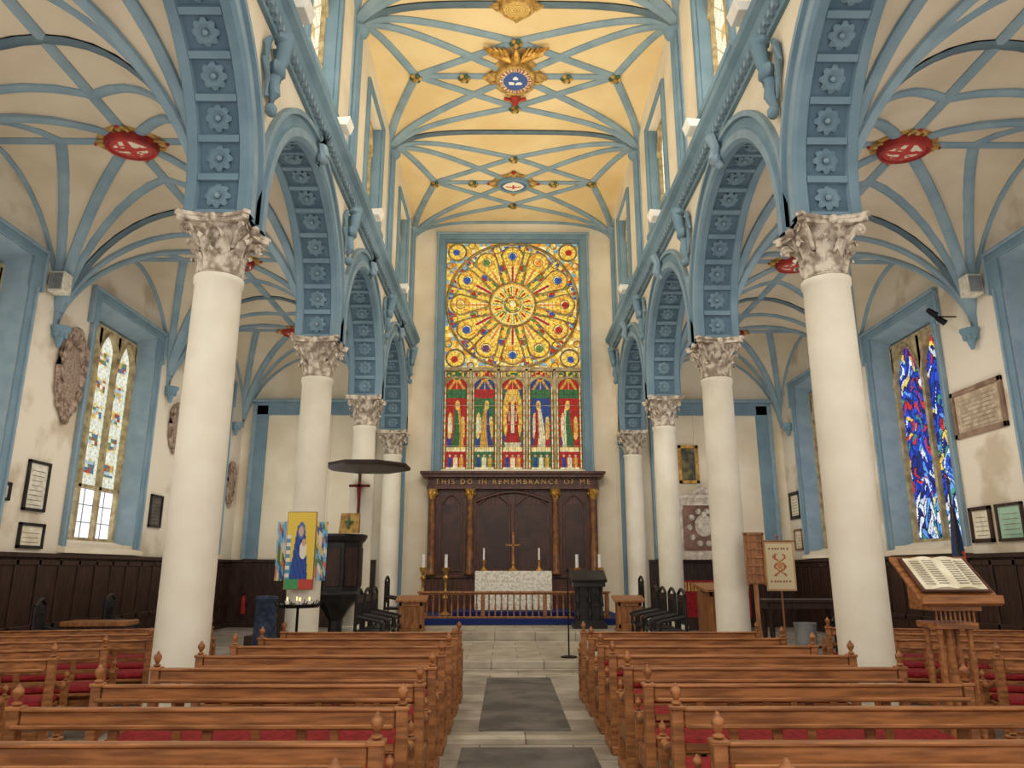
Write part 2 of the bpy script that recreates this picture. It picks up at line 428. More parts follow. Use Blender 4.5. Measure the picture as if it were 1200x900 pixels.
for bi,(y0,y1) in enumerate(VBAYS):
    for s in (-1,1):
        xa,xb=(-XW,-XO) if s<0 else (XO,XW)
        W,m=vault(xa-.02,xb+.02,y0,y1,5.95,2.35,fa)
        st(m.build('ceiling.%03d'%cn,VAULT,smooth=True),'pale plaster groined aisle vault','ceiling'); cn+=1
        ribs(W,star(.5),.095,RIBB,'blue-grey ribs of the aisle vault')
        boss(W(0,0),'shield',(1.15,1.0),'red and white heraldic boss on aisle vault')
    W,m=vault(-XI-.1,XI+.1,y0,y1,12.2,.8,fnv,24)
    st(m.build('ceiling.%03d'%cn,NVAULT,smooth=True),'warm cream shallow nave vault','ceiling'); cn+=1
    ribs(W,navestar(),.105,RIBB,'blue-grey star ribs of the nave vault')
    if bi==1: boss(W(0,1),'green',(1.0,.8),'gilded foliate boss on nave vault')
    if bi>1:
        kd,sc,lb=[None,None,('oval',(1.35,1.6),'large gilded oval boss with blue field and winged crest'),('cross',(1.4,1.2),'oval boss with red emblem on white and scrolls')][bi]
        b=boss(W(0,0),kd,sc,lb)
        if kd=='oval':
            for sg in (-1,1):
                m=MB()
                m.tube([(sg*.03,-.40,-.1),(sg*.2,-.5,-.14),(sg*.45,-.56,-.1)],[.05,.06,.03],6,0)
                for k in range(5):
                    m.tube([(sg*(.1+.07*k),-.46-.02*k,-.12),(sg*(.16+.08*k),-.60-.02*k,-.14),(sg*(.22+.08*k),-.68,-.08)],[.035,.035,.015],5,0)
                m.build('crest_wing',[GOLD,REDP],b,smooth=True)
            m=MB(); m.tube([(0,-.38,-.12),(0,-.5,-.18),(0,-.62,-.2),(.0,-.7,-.16)],[.07,.09,.06,.03],8,0); m.build('crest_body',GOLD,b,smooth=True)
            m=MB(); m.tube([(0,.34,-.12),(0,.5,-.16),(0,.62,-.1)],[.09,.07,.03],8,0); m.tube([(-.2,.45,-.1),(0,.5,-.12),(.2,.45,-.1)],.035,6,0); m.build('pendant',REDP,b,smooth=True)
    for k in ((0,.52),(0,-.52),(.70,0),(-.70,0),(.36,0),(-.36,0)):
        if abs(k[0])==.36 and bi<2: continue
        smallboss(W(*k))
# wall corbels in aisles
corb=None
for y in COLY[1:]:
    for s in (-1,1):
        if corb is None:
            m=MB(); m.lathe([(.03,-.30),(.05,-.24),(.08,-.13),(.14,-.02),(.18,.05),(.18,.09)],n=12)
            for k in range(8):
                a=2*pi*k/8; m.sph((.11*cos(a),.11*sin(a),-.05),(.04,.04,.08),0,6,4)
            m.v=[(min(v[0],.1),v[1],v[2]) for v in m.v]
            corb=m.build('vault_corbel',BLUE,loc=(s*(XW-.1),y,5.86),rot=(0,0,pi if s<0 else 0),smooth=True); tag(corb,'blue carved corbel carrying the aisle vault ribs','corbel','aisle vault corbels')
        else: clone(corb,(s*(XW-.1),min(y,YE-.3),5.86),pi if s<0 else 0)
# ------------------------------------------------------------ columns
def capital():
    m=MB(); h=.79
    m.lathe([(.31,0),(.34,.02),(.31,.05),(.28,.06),(.28,.45),(.34,.62),(.38,.68)],n=24)
    poly=[]
    for q in range(4):
        a0=pi/4+q*pi/2; c0=Vector((cos(a0),sin(a0)))*.72; c1=Vector((cos(a0+pi/2),sin(a0+pi/2)))*.72
        tn_=Vector((-c0.y,c0.x)).normalized()*.05
        for i in range(1,8):
            t=i/8; p=c0.lerp(c1,t); md=(c0+c1)/2; p=p-md.normalized()*(.13*sin(pi*t)); poly.append(tuple(p))
        poly.insert(len(poly)-7,tuple(c0*.97+tn_))
        poly.append(tuple(c1*.97-Vector((-c1.y,c1.x)).normalized()*.05))
    m.prism(poly,'z',.68,.74); m.prism([(x*1.05,y*1.05) for x,y in poly],'z',.74,h)
    def leaf(a,z0,ht,w,out):
        prof=[(.0,.0),(.02,.4),(.05,.75),(out*.6,.95),(out,1.0),(out*1.1,.86)]
        vs=[];ws=[.8,1.0,.95,.8,.5,.15]
        for (ro,zz),ww in zip(prof,ws):
            for k in (-1,-.5,0,.5,1):
                rad=.30+ro+(.03 if k==0 else (.0 if abs(k)==.5 else -.01)); aa=a+k*w*ww/(.3+ro)
                zoff=-.03*abs(k)
                vs.append((rad*cos(aa),rad*sin(aa),z0+ht*zz+zoff))
        fs=[(r*5+k,r*5+k+1,(r+1)*5+k+1,(r+1)*5+k) for r in range(5) for k in range(4)]
        m.add(vs,fs)
    for k in range(8):
        leaf(2*pi*k/8,.05,.27,.11,.13)
        leaf(2*pi*(k+.5)/8,.05,.46,.11,.17)
    for q in range(4):
        a=pi/4+q*pi/2
        pts=[];rs=[]
        for i in range(22):
            t=i/21
            if t<.4:
                k=t/.4; pts.append(((.32+.2*k)*cos(a),(.32+.2*k)*sin(a),.38+.24*k)); rs.append(.035)
            else:
                k=(t-.4)/.6; g=pi*.9-k*pi*3; rr=.085*(1-k*.75)
                pts.append(((.57+rr*cos(g))*cos(a),(.57+rr*cos(g))*sin(a),.575+rr*sin(g))); rs.append(.03*(1-k*.4))
        m.tube(pts,rs,6)
        m.sph((.57*cos(a),.57*sin(a),.575),.035)
        b=q*pi/2; m.sph((.47*cos(b),.47*sin(b),.70),(.07,.07,.07))
        for sg in (-1,1):
            pts=[((.31+.09*i/6)*cos(b+sg*(.5-.35*i/6)),(.31+.09*i/6)*sin(b+sg*(.5-.35*i/6)),.4+.22*i/6) for i in range(7)]
            m.tube(pts,.025,5)
    m.xf(Matrix.Diagonal((.79,.79,.90,1)))
    return m
col=None
for y in COLY:
    for s in (-1,1):
        if col is None:
            col=thing('column','tall cream painted column with carved leafy capital','column',(s*XC,y,0),group='nave arcade columns')
            m=MB(); m.box(-.38,.38,-.38,.38,0,.16); m.lathe([(.37,.16),(.38,.22),(.36,.27),(.32,.29),(.31,.34),(.33,.37),(.32,.41),(.277,.43)],n=32); m.build('base',SHAFT,col,smooth=True)
            m=MB(); m.lathe([(.277,.43),(.276,1.2),(.275,2.2),(.273,3.4),(.266,4.5),(.262,4.88),(.28,4.90),(.28,4.97)],n=40); m.build('shaft',SHAFT,col,smooth=True)
            m=capital(); o=m.build('capital',CAP,col,loc=(0,0,4.97),smooth=True,label='weathered Corinthian capital with acanthus leaves')
        else: clone(col,(s*XC,y,0))
# ------------------------------------------------------------ great east window
def jew(c,k=1.0):
    c=lin(c); return tuple(v*k for v in c)
PAL=dict(y=(255,214,84),o=(236,152,50),r=(184,46,28),b=(52,88,160),g=(104,134,60),w=(244,226,160),a=(230,178,72),lb=(140,170,176),p=(110,60,100),d=(46,36,26),n=(168,112,48))
def rose(x,z01):
    z=z01*2-1; r=hypot(x,z); th=atan2(z,x)
    key='a'
    if r<.985:
        if r<.13:
            key='w' if hypot(x,(z-.02)*.8)<.04 else ['r','a','g','y'][int(hs(int(x*40),int(z*40))*4)]
        elif r<.145: key='w'
        elif r<.29:
            k=((th/(2*pi)*12)%1); i=int(th/(2*pi)*12+12); e=abs(k-.5)
            key='r' if e<.12 and .17<r<.27 else ('y' if e<.3 and r>.17 else ['a','g','o','g'][i%4])
            if e>.44: key='w'
        elif r<.305: key='w'
        elif r<.36: key='o' if int(th*14)%2 else 'y'
        else:
            u=(th/(2*pi)*12+.5)
            i=int(floor(u))%12; a=(u-floor(u)-.5); d=a*2*pi/12*r
            head=hypot(r-.78,d)
            inp=(r<.78 and abs(d)<.035+.13*(r-.38)/.4) or head<.165
            dm=(abs(a)-.5)*.5236*r
            if inp:
                if head<.055: key=['r','b','o','b','g','b','a','b','p','b','g','r'][i]
                elif head<.07: key='w'
                elif head<.16 and r>.62: key=['y','y','o','a'][int(hs(i,int(r*26),int(d*34))*4)]
                elif abs(d)<.02: key='r' if i%2 else 'o'
                elif abs(d)<.032: key='w'
                elif r<.46 and abs(d)>.04: key='g'
                else: key='y' if hs(i,int(r*30),int(d*30))>.25 else 'a'
            else:
                if r>.90: key=['lb','y','r','b','w'][int(hs(i,int(a*12),int(r*20))*5)]
                elif hypot(r-.60,dm)<.05: key=['b','r','g','r'][i%4]
                elif hypot(r-.60,dm)<.062: key='w'
                elif abs(dm)<.02+.07*max(0,r-.66): key='y'
                elif r>.5: key=['r','a','g','b'][int(hs(i,int(r*24),int(a*8))*4)]
                else: key='o' if hs(i,int(r*24))>.5 else 'g'
    else:
        cx=abs(x)-.84; cz=abs(z)-.84; h=hypot(cx,cz)
        if h<.05: key='r' if x*z>0 else 'b'
        elif h<.12: key='y' if int(atan2(cz,cx)*4)%2 else 'a'
        elif h<.135: key='w'
        else: key=['y','a','w','lb','o','a'][int(hs(int(x*18),int(z*18))*6)]
    q=.72+.45*hs(floor(x*40),floor(z*40),3)
    if r>.1 and (abs((r*17)%1-.5)>.45 or abs((th*24/pi)%1-.5)>.45) : q*=.5
    return jew(PAL[key],q)
P2=dict(PAL); P2.update(w=(220,206,160),a=(206,150,58),y=(232,188,76),r=(170,28,24),g=(52,100,54),b=(36,62,120),n=(84,50,30),o=(200,110,40),s=(206,160,120))
FIG=[('r','g','a'),('g','a','b'),None,('b','w','r'),('r','g','w')]   # ground, robe, cloak
def lancet(x,z):
    u=(x+1)/2*5; i=min(4,int(u)); lx=(u-i-.5)*2; q=.62+.5*hs(floor(x*56),floor(z*36),7)
    ax=abs(lx)
    if ax>.84: key='d'
    elif ax>.77: key='w' if int(z*40)%3 else 'a'
    elif ax>.70: key='r' if int(z*40)%2 else 'g'
    elif z>.90: key='y' if hs(int(x*30),int(z*40))>.5 else ('r' if i%2 else 'g')
    elif z>.80:
        key='a' if abs(ax-(.92-z)*4.4)<.10 or ax<.05 else ('r' if i in (0,2,4) else 'b')
    elif z>.22:
        zz=(z-.22)/.58
        sw=.05*sin(zz*7+i*2)
        if i==2:
            hd=hypot(lx,(zz-.84)*2.0)
            h=hypot(lx*.85,(zz-.55)*1.15)
            bw=.2+.34*(1-zz)+.05*sin(zz*16)
            if hd<.10: key='s'
            elif hd<.20: key='y'
            elif zz<.78 and ax<bw:
                key='w' if (ax<.10 and zz>.25) or zz<.08 else 'r'
                if abs(abs(lx)-.26)<.05 and .45<zz<.62: key='s'
                if abs((lx*6+zz*3)%1-.5)>.40: q*=.5
            elif h<.60: key='y' if int(atan2(zz-.55,lx)*8)%2 else 'a'
            else: key='b' if hs(int(lx*6),int(zz*10))>.5 else 'g'
        else:
            G,Rb,Ck=FIG[i]; px=(.12 if i<2 else -.12)+sw
            hd=hypot(lx-px,(zz-.72)*2.0); bw=.16+.26*(1-zz/.7) if zz<.68 else 0
            key=G
            if hd<.09: key='s'
            elif hd<.17: key='y'
            elif zz<.66 and abs(lx-px)<bw*1.05:
                key=Rb if (lx-px)*(1 if i<2 else -1)<bw*.25 else Ck
                if abs((lx*7+zz*4)%1-.5)>.40: q*=.5
            else:
                for (qx,qz,kk) in ((-.42,.48,'w'),(.46,.42,'a'),(-.46,.16,'b'),(.44,.14,'r')):
                    h2=hypot(lx-qx,(zz-qz-.05)*2.0)
                    if h2<.07: key='s'
                    elif h2<.12: key='y'
                    elif abs(lx-qx)<.17 and -.24<zz-qz<.03: key=kk
                if zz>.85 and key==G: key='g' if G!='g' else 'r'
    elif z>.195: key='y' if int(x*40)%2 else 'w'
    else:
        key='r' if (i%2==0) else 'g'
        for (qx,kk) in ((-.4,'b'),(0,'w'),(.4,'a')):
            if abs(lx-qx)<.15 and z<.12: key=kk
            if hypot(lx-qx,(z-.14)*7)<.09: key='s'
        if z<.025 or z>.18: key='w'
    if abs((lx*3)%1-.5)>.475 or abs((z*20)%1-.5)>.465: q*=.5
    return jew(P2[key],q)
w=thing(wname(),'great east window with stained glass rose above five lights','window'); w['kind']='structure'
w.location=(0,YE,0)
cgrid('rose_glass',4.48,4.44,240,240,rose,GLASSE,w,(0,.22,7.9),label='stained glass wheel rose in gold, blue and red')
cgrid('lancet_glass',4.48,3.24,260,190,lancet,GLASSE,w,(0,.22,4.66),label='five stained glass lights with robed figures')
m=MB(); cx,cz=0,10.12; R0=2.2
def ring(m,cx,cz,r,t,n=32,y=.17):
    m.tube([(cx+r*cos(2*pi*k/n),y,cz+r*sin(2*pi*k/n)) for k in range(n)],t,6,0,True,ref=(0,1,0))
ring(m,cx,cz,R0*.985,.05,64); ring(m,cx,cz,R0*.345,.04,40); ring(m,cx,cz,R0*.13,.018,20)
for i in range(12):
    a=2*pi*i/12
    for sg in (-1,1):
        pts=[]
        for k in range(15):
            t=k/14
            if t<.6:
                r=.36+(.74-.36)*t/.6; d=.035+.13*(r-.38)/.4
            else:
                g=(t-.6)/.4*pi/2; r=.76+.17*sin(g); d=.165*cos(g)
            rx=R0*r; dd=R0*d*sg
            pts.append((rx*cos(a)-dd*sin(a),.17,cz+rx*sin(a)+dd*cos(a)))
        m.tube(pts,.03,5,ref=(0,1,0))
    b=a+pi/12
    ring(m,R0*.91*cos(b),cz+R0*.91*sin(b),R0*.06,.022,14)
    ring(m,R0*.60*cos(b),cz+R0*.60*sin(b),R0*.055,.02,12)
    ring(m,R0*.78*cos(a),cz+R0*.78*sin(a),R0*.07,.015,12)
for sx in (-1,1):
    for sz in (-1,1):
        ring(m,sx*.84*R0,cz+sz*.84*R0,R0*.135,.035,20)
        ring(m,sx*.95*R0,cz+sz*.62*R0,R0*.05,.02,12); ring(m,sx*.62*R0,cz+sz*.95*R0,R0*.05,.02,12)
m.build('rose_tracery',LEADC,w,smooth=True)
m=MB()
m.box(-WX,WX,.1,.24,7.84,7.96)
for i in range(6):
    x=-2.24+4.48*i/5; m.box(x-.045,x+.045,.1,.26,4.66,7.9)
for i in range(5):
    xc=-2.24+4.48*(i+.5)/5; n=12
    cur=[(xc+.40*cos(pi-pi*t/n),7.22+.40*sin(pi*t/n)) for t in range(n+1)]
    for (a,b) in zip(cur,cur[1:]):
        m.add([(a[0],.15,a[1]),(b[0],.15,b[1]),(b[0],.15,max(b[1]+.06,7.62)),(a[0],.15,max(a[1]+.06,7.62))],[(0,1,2,3)])
    m.tube([(p,.15,q) for p,q in cur],.03,5,ref=(0,1,0))
    for sg in (-1,1): ring(m,xc+sg*.24,7.73,.09,.022,12)
for z in (5.4,6.1,6.7): m.box(-WX,WX,.16,.18,z,z+.015)
m.build('mullion',STONE,w)
m=MB()
for sg in (-1,1):
    m.box(sg*WX,sg*(WX+.20),-.10,.0,4.5,12.55); m.box(sg*(WX-.04),sg*(WX+.0),-.06,.22,4.66,12.34); m.box(sg*(WX+.20),sg*(WX+.27),-.14,0,4.5,12.55,1)
m.box(-WX-.27,WX+.27,-.12,0,12.34,12.5); m.box(-WX-.3,WX+.3,-.16,0,12.5,12.57,1); m.box(-WX,WX,-.05,.22,12.30,12.34)
m.build('frame',[BLUE,LBLUE],w,bevel=.01)
# ------------------------------------------------------------ aisle windows
def leftglass(x,z):
    u=(x+1)/2*3; i=min(2,int(u)); lx=(u-i-.5)*2; ax=abs(lx); q=.8+.3*hs(floor(x*24),floor(z*40),2)
    if ax>.9: return jew((60,60,50))
    if z<.24:
        if abs(((lx+1)*1.0)%1-.5)>.46 or abs((z*13)%1-.5)>.46: return jew((120,120,120))
        return jew((236,240,248),1.6)
    key=(228,230,212)
    if ax>.80: key=(220,206,160) if int(z*60)%2 else (150,170,140)
    elif abs((lx*2+z*30)%1-.5)>.46 or abs((lx*2-z*30)%1-.5)>.46: key=(186,192,170)
    for n_,zc in enumerate((.33,.46,.59,.72,.85)):
        h=abs(z-zc)-.006*sin(lx*9+n_+i)
        if ax<.58 and h<.034:
            key=[(160,76,54),(78,110,146),(96,130,88),(206,168,90),(226,222,200),(170,190,200)][int(hs(int(lx*3.4+9+z*7),int(z*64),i+n_)*6)]
            if abs(z-zc)>.028: key=(220,194,120)
    return jew(key,q)
def rightglass(x,z):
    u=(x+1)/2*2; i=min(1,int(u)); lx=(u-i-.5)*2; ax=abs(lx)
    if ax>.93: return jew((40,40,46))
    a=x*5+1.1*sin(z*19+i)+.5*sin(z*43); b=z*17+1.0*sin(x*7+2)+.6*sin(x*17)
    ca,cb=floor(a),floor(b); fa_,fb=a-ca,b-cb
    diag=fa_+fb>1 if hs(ca,cb,9)>.5 else fa_>fb
    if min(fa_,fb,1-fa_,1-fb)<.06: return jew((12,16,36))
    h=hs(ca*3+(1 if diag else 0),cb,4)
    if z<.2: h=h*.45+.55
    q=.75+.5*hs(floor(x*30),floor(z*50),5)
    if h<.30: c=(18,48,150)
    elif h<.55: c=(34,78,206)
    elif h<.66: c=(22,34,100)
    elif h<.74: c=(96,156,230)
    elif h<.82: c=(222,230,244)
    elif h<.92: c=(206,44,56) if z>.2 else (224,232,246)
    elif h<.96: c=(240,206,90)
    else: c=(60,150,130)
    return jew(c,q)
def cleg(x,z):
    u=(x+1)/2*2; i=min(1,int(u)); lx=(u-i-.5)*2; ax=abs(lx)
    if ax>.9: return jew((120,100,70))
    if abs((lx*2+z*12)%1-.5)>.45 or abs((lx*2-z*12)%1-.5)>.45: return jew((176,160,120))
    if hypot(lx,(z-.5)*6)<.32: return jew((214,176,110))
    return jew((240,230,200),.85+.25*hs(int(x*10),int(z*20)))
def window_dress(e,s,hw,z0,z1,depth,nl,mt,transom=False):
    m=MB(); X=s*depth
    for i in range(nl+1):
        y=-hw+2*hw*i/nl; m.box(X-.05*s,X+.05*s,y-.05,y+.05,z0,z1)
    lw=hw/nl; hh=.75 if nl==3 else (1.0 if hw>1 else .75)
    for i in range(nl):
        yc=-hw+2*hw*(i+.5)/nl
        zc=z1-hh+(.22 if (nl==3 and i==1) else 0)
        n=14; cur=[]
        for t in range(n+1):
            k=-1+2*t/n; cur.append((yc+lw*k,zc+(hh-.1-(.22 if (nl==3 and i==1) else 0))*(1-abs(k)**1.8)**.8))
        for (a,b) in zip(cur,cur[1:]):
            m.add([(X-.05*s,a[0],a[1]),(X-.05*s,b[0],b[1]),(X-.05*s,b[0],z1),(X-.05*s,a[0],z1)],[(0,1,2,3)])
            m.add([(X-.05*s,a[0],a[1]),(X-.05*s,b[0],b[1]),(X+.05*s,b[0],b[1]),(X+.05*s,a[0],a[1])],[(0,1,2,3)])
        m.tube([(X-s*.06,p,q) for p,q in cur],.03,5,ref=(1,0,0))
    m.box(X-.06*s,X+.06*s,-hw,hw,z0,z0+.08); m.box(X-.06*s,X+.06*s,-hw,hw,z1-.06,z1)
    if transom: m.box(X-.05*s,X+.05*s,-hw,hw,z0+1.08,z0+1.15)
    m.build('mullion',mt,e)
for s,nm in ((-1,'l'),(1,'r')):
    for wy in WIN[1:]:
        e=thing(wname(),'tall aisle window with pale leaded lights in blue surround' if s<0 else 'tall aisle window with vivid blue and red stained glass','window',(s*XW,wy,0)); e['kind']='structure'
        gz0=WZ0; gh=4.5
        cgrid('stained_glass',2.3,gh,96,190,leftglass if s<0 else rightglass,GLASSE,e,(s*.48,0,gz0+.1),pi/2*(-s))
        window_dress(e,s,1.15,WZ0+.05,6.72,.43,3 if s<0 else 2,STONE,s<0)
        m=MB()
        for sg in (-1,1):
            m.add([(0,sg*WHW,WZ0),(s*.5,sg*1.15,WZ0),(s*.5,sg*1.15,WZ1-.2),(0,sg*WHW,WZ1)],[(0,1,2,3)],1)
            a0=sg*WHW; a1=sg*(WHW+.14)
            m.box(0,-s*.05,min(a0,a1),max(a0,a1),WZ0-.1,WZ1-.5,0)
            m.box(0,-s*.09,sg*(WHW+.16)-.025,sg*(WHW+.16)+.025,WZ0-.1,WZ1-.5,1)
            m.box(0,-s*.06,sg*(WHW+.12)-.14,sg*(WHW+.12)+.14,WZ1-.55,WZ1+.15,0)
            m.box(0,-s*.10,sg*(WHW+.28)-.025,sg*(WHW+.28)+.025,WZ1-.57,WZ1+.15,1)
        m.add([(0,-WHW,WZ1),(s*.5,-1.15,WZ1-.2),(s*.5,1.15,WZ1-.2),(0,WHW,WZ1)],[(0,1,2,3)],1)
        m.box(0,-s*.07,-WHW-.25,WHW+.25,WZ1,WZ1+.15,0); m.box(0,-s*.11,-WHW-.3,WHW+.3,WZ1+.15,WZ1+.21,1)
        m.box(s*.5,s*.6,-1.3,1.3,WZ0,WZ1,1)
        m.build('frame',[BLUE,LBLUE],e,bevel=.01)
        m=MB(); m.prism([(s*.5,WZ0+.12),(s*-.15,WZ0-.12),(s*-.15,WZ0-.2),(s*.5,WZ0-.2)],'y',-WHW-.2,WHW+.2); m.build('sill',PLASTER,e)
    for wy in CLW:
        e=thing(wname(),'clerestory window with pale leaded glass and heraldic roundels','window',(s*XI,wy,0)); e['kind']='structure'
        cgrid('leaded_glass',1.7,CZ1-CZ0,44,66,cleg,CLERE,e,(s*.3,0,CZ0),pi/2*(-s))
        window_dress(e,s,.85,CZ0,CZ1,.26,2,STONE)
        m=MB()
        for sg in (-1,1):
            m.box(0,-s*.07,sg*CH-.08,sg*CH+.08,CZ0-.1,CZ1+.1); m.box(0,s*.36,sg*.9-.06,sg*.9+.06,CZ0,CZ1)
        m.box(0,-s*.07,-CH,CH,CZ1,CZ1+.1); m.box(0,-s*.12,-CH-.12,CH+.12,CZ0-.12,CZ0)
        m.build('frame',BLUE,e,bevel=.01)
    e=thing(wname(),'blind window recess with blue moulded frame','window',(s*6.2,YE,0)); e['kind']='structure'
    m=MB()
    for sg in (-1,1): m.box(sg*1.45,sg*1.85,-.1,0,1.95,6.65); m.box(sg*1.8,sg*1.92,-.16,0,1.95,6.65,1)
    m.box(-1.92,1.92,-.1,0,6.35,6.75); m.box(-2.0,2.0,-.18,0,6.75,6.85,1)
    m.build('frame',[BLUE,LBLUE],e,bevel=.01)
    m=MB(); m.box(-1.45,1.45,-.02,0,1.95,6.35)
    for x in (-.5,.5): m.box(x-.04,x+.04,-.06,0,1.95,6.35)
    m.build('blind_panel',PLASTER,e)
# ------------------------------------------------------------ reredos
RY=YE-.01
e=thing('reredos','dark carved oak reredos with gilded pilasters behind the altar','reredos',(0,RY,.45))
m=MB(); m.box(-2.55,2.55,-.25,0,0,3.62)
m.box(-2.6,2.6,-.3,0,0,.95); m.box(-2.62,2.62,-.36,0,.95,1.03)
m.build('body',DARKR,e,bevel=.01)
m=MB(); m.box(-2.6,2.6,-.42,0,3.55,3.66); m.box(-2.58,2.58,-.36,0,3.66,3.9); m.box(-2.72,2.72,-.5,0,3.9,4.0); m.box(-2.8,2.8,-.56,0,4.0,4.08)
x=-2.6
while x<2.6: m.box(x,x+.05,-.45,-.36,3.84,3.9); x+=.12
m.build('entablature',DARKR,e,bevel=.008)
GOAK=mat('gilded_oak',(140,92,52),(96,60,34),.4,scale=6)
for x in (-2.42,-1.28,1.28,2.42):
    m=MB(); m.lathe([(.13,1.03),(.15,1.08),(.11,1.14),(.105,2.0),(.09,3.2),(.09,3.25)],(x,-.36,0),16); m.lathe([(.09,3.25),(.12,3.35),(.16,3.5),(.17,3.55)],(x,-.36,0),10,1)
    for k in range(6): m.sph((x+.13*cos(k*pi/3),-.36+.13*sin(k*pi/3),3.42),(.04,.04,.06),1,6,4)
    m.build('pilaster',[GOAK,GOLD],e,smooth=True)
for (a,b) in ((-2.2,-1.5),(1.5,2.2),(-1.08,-.06),(.06,1.08)):
    m=MB()
    m.box(a,b,-.27,-.25,1.2,3.1,1)
    for (p,q,r,t) in ((a,a+.06,1.2,3.1),(b-.06,b,1.2,3.1)): m.box(p,q,-.3,-.25,r,t)
    m.box(a,b,-.3,-.25,1.14,1.22); 
    cxx=(a+b)/2; hw=(b-a)/2
    m.tube([(cxx-hw+.03+ (2*hw-.06)*k/12,-.28,3.08+.3*sin(pi*k/12)) for k in range(13)],.035,5)
    m.build('panel',[DARKR,PANELW],e,bevel=.005)
m=MB()
m.tube([(-1.1+2.2*k/20,-.3,3.2+.28*sin(pi*k/20)) for k in range(21)],.05,6)
m.box(-.05,.05,-.34,-.25,1.1,3.3); m.build('moulding',DARKR,e,smooth=True)
cu=bpy.data.curves.new('t','FONT'); cu.body='THIS DO IN REMEMBRANCE OF ME'; cu.size=.21; cu.align_x='CENTER'; cu.extrude=.006; cu.space_character=1.5
to=bpy.data.objects.new('t',cu); C.objects.link(to); bpy.context.view_layer.update()
me=bpy.data.meshes.new_from_object(to.evaluated_get(bpy.context.evaluated_depsgraph_get())); bpy.data.objects.remove(to)
me.materials.clear(); me.materials.append(mat('letter_gilding',(222,178,92),(196,150,70),.5))
to=bpy.data.objects.new('inscription',me); C.objects.link(to); to.parent=e; to.location=(0,-.375,3.71); to.rotation_euler=(pi/2,0,0); to['label']='gold lettering on the frieze'
# altar
e=thing('altar','altar table under white patterned linen cloth','altar',(0,21.1,.57))
m=MB(); m.box(-.98,.98,-.35,.35,0,1.0); m.build('table',OAK2,e,bevel=.01)
m=MB()
per=[(-1.04,-.4),(1.04,-.4),(1.04,.4),(-1.04,.4)]
loop=[]
for i in range(4):
    a=per[i];b=per[(i+1)%4]; k=26 if i%2==0 else 10
    for j in range(k): loop.append((a[0]+(b[0]-a[0])*j/k,a[1]+(b[1]-a[1])*j/k,j))
L_=len(loop); o=len(m.v)
for zz,ff in ((1.04,0),(.98,.3),(.5,.7),(.02,1)):
    for j,(x,y,k) in enumerate(loop):
        d=.018*ff*sin(j*1.7); m.v.append((x+d*x,y+d*(1 if y>0 else -1),zz))
for r in range(3):
    for j in range(L_):
        j2=(j+1)%L_; m.f.append((o+r*L_+j,o+r*L_+j2,o+(r+1)*L_+j2,o+(r+1)*L_+j)); m.m.append(0)
m.f.append(tuple(o+j for j in range(L_))); m.m.append(0)
m.build('altar_cloth',CLOTH,e,smooth=True)
def candle(name,loc,h,ch,label,gr,r=.09,mt=GOLD):
    e=thing(name,label,'candlestick',loc,group=gr)
    m=MB(); m.lathe([(r,0),(r,.03),(r*.6,.06),(r*.3,.1),(r*.25,h*.3),(r*.55,h*.36),(r*.25,h*.42),(r*.22,h*.7),(r*.5,h*.78),(r*.25,h*.84),(r*.6,h*.97),(r*.65,h)],n=14); m.build('stick',mt,e,smooth=True)
    m=MB(); m.lathe([(r*.3,h),(r*.28,h+ch)],n=10); m.build('candle',WHITE,e,smooth=True)
    return e
c1=candle('candlestick',(-.82,21.15,1.61),.3,.32,'gilt candlestick with white candle on the altar','altar candlesticks')
clone(c1,(.72,21.15,1.61))
c2=candle('floor_candlestick',(-1.85,20.9,.45),1.25,.35,'tall gilt floor candlestick beside the altar','tall candlesticks',.16)
clone(c2,(1.75,20.9,.45)); clone(c2,(-2.45,20.7,.45)); clone(c2,(2.35,20.7,.45))
e=thing('altar_cross','slender gilt standing cross on the altar','cross',(0,21.2,1.61))
AGG=mat('aged_gilt',(170,122,64),(120,80,40),.45,metal=.4)
m=MB(); m.lathe([(.12,0),(.12,.04),(.05,.08),(.025,.16),(.05,.2),(.02,.24)],n=12); m.build('base',AGG,e,smooth=True)
m=MB(); m.box(-.022,.022,-.012,.012,.22,1.0); m.box(-.17,.17,-.012,.012,.68,.72)
for (x,z) in ((0,1.02),(-.18,.70),(.18,.70)): m.sph((x,0,z),.034)
m.build('cross',AGG,e,smooth=True)
# altar rail
e=thing('altar_rail','brown turned wooden altar rail on the blue step','rail',(0,19.5,.45))
m=MB(); m.box(-2.45,2.45,-.06,.06,.61,.66); m.box(-2.4,2.4,-.03,.03,.58,.61); m.build('top_rail',OAK2,e,bevel=.008)
m=MB(); m.box(-2.45,2.45,-.05,.05,.0,.05); m.build('bottom_rail',OAK2,e,bevel=.008)
bal=None
for i in range(31):
    x=-2.36+4.72*i/30
    if i in (0,10,20,30):
        m=MB(); m.box(x-.05,x+.05,-.05,.05,.05,.6); m.build('post',OAK2,e,bevel=.01); continue
    if bal is None:
        m=MB(); m.lathe([(.022,.05),(.022,.12),(.013,.14),(.03,.24),(.026,.3),(.012,.42),(.022,.46),(.013,.5),(.022,.53),(.022,.58)],n=10); bal=m.build('baluster',OAK2,e,loc=(x,0,0),smooth=True)
    else: clone(bal,(x,0,0),parent=e)
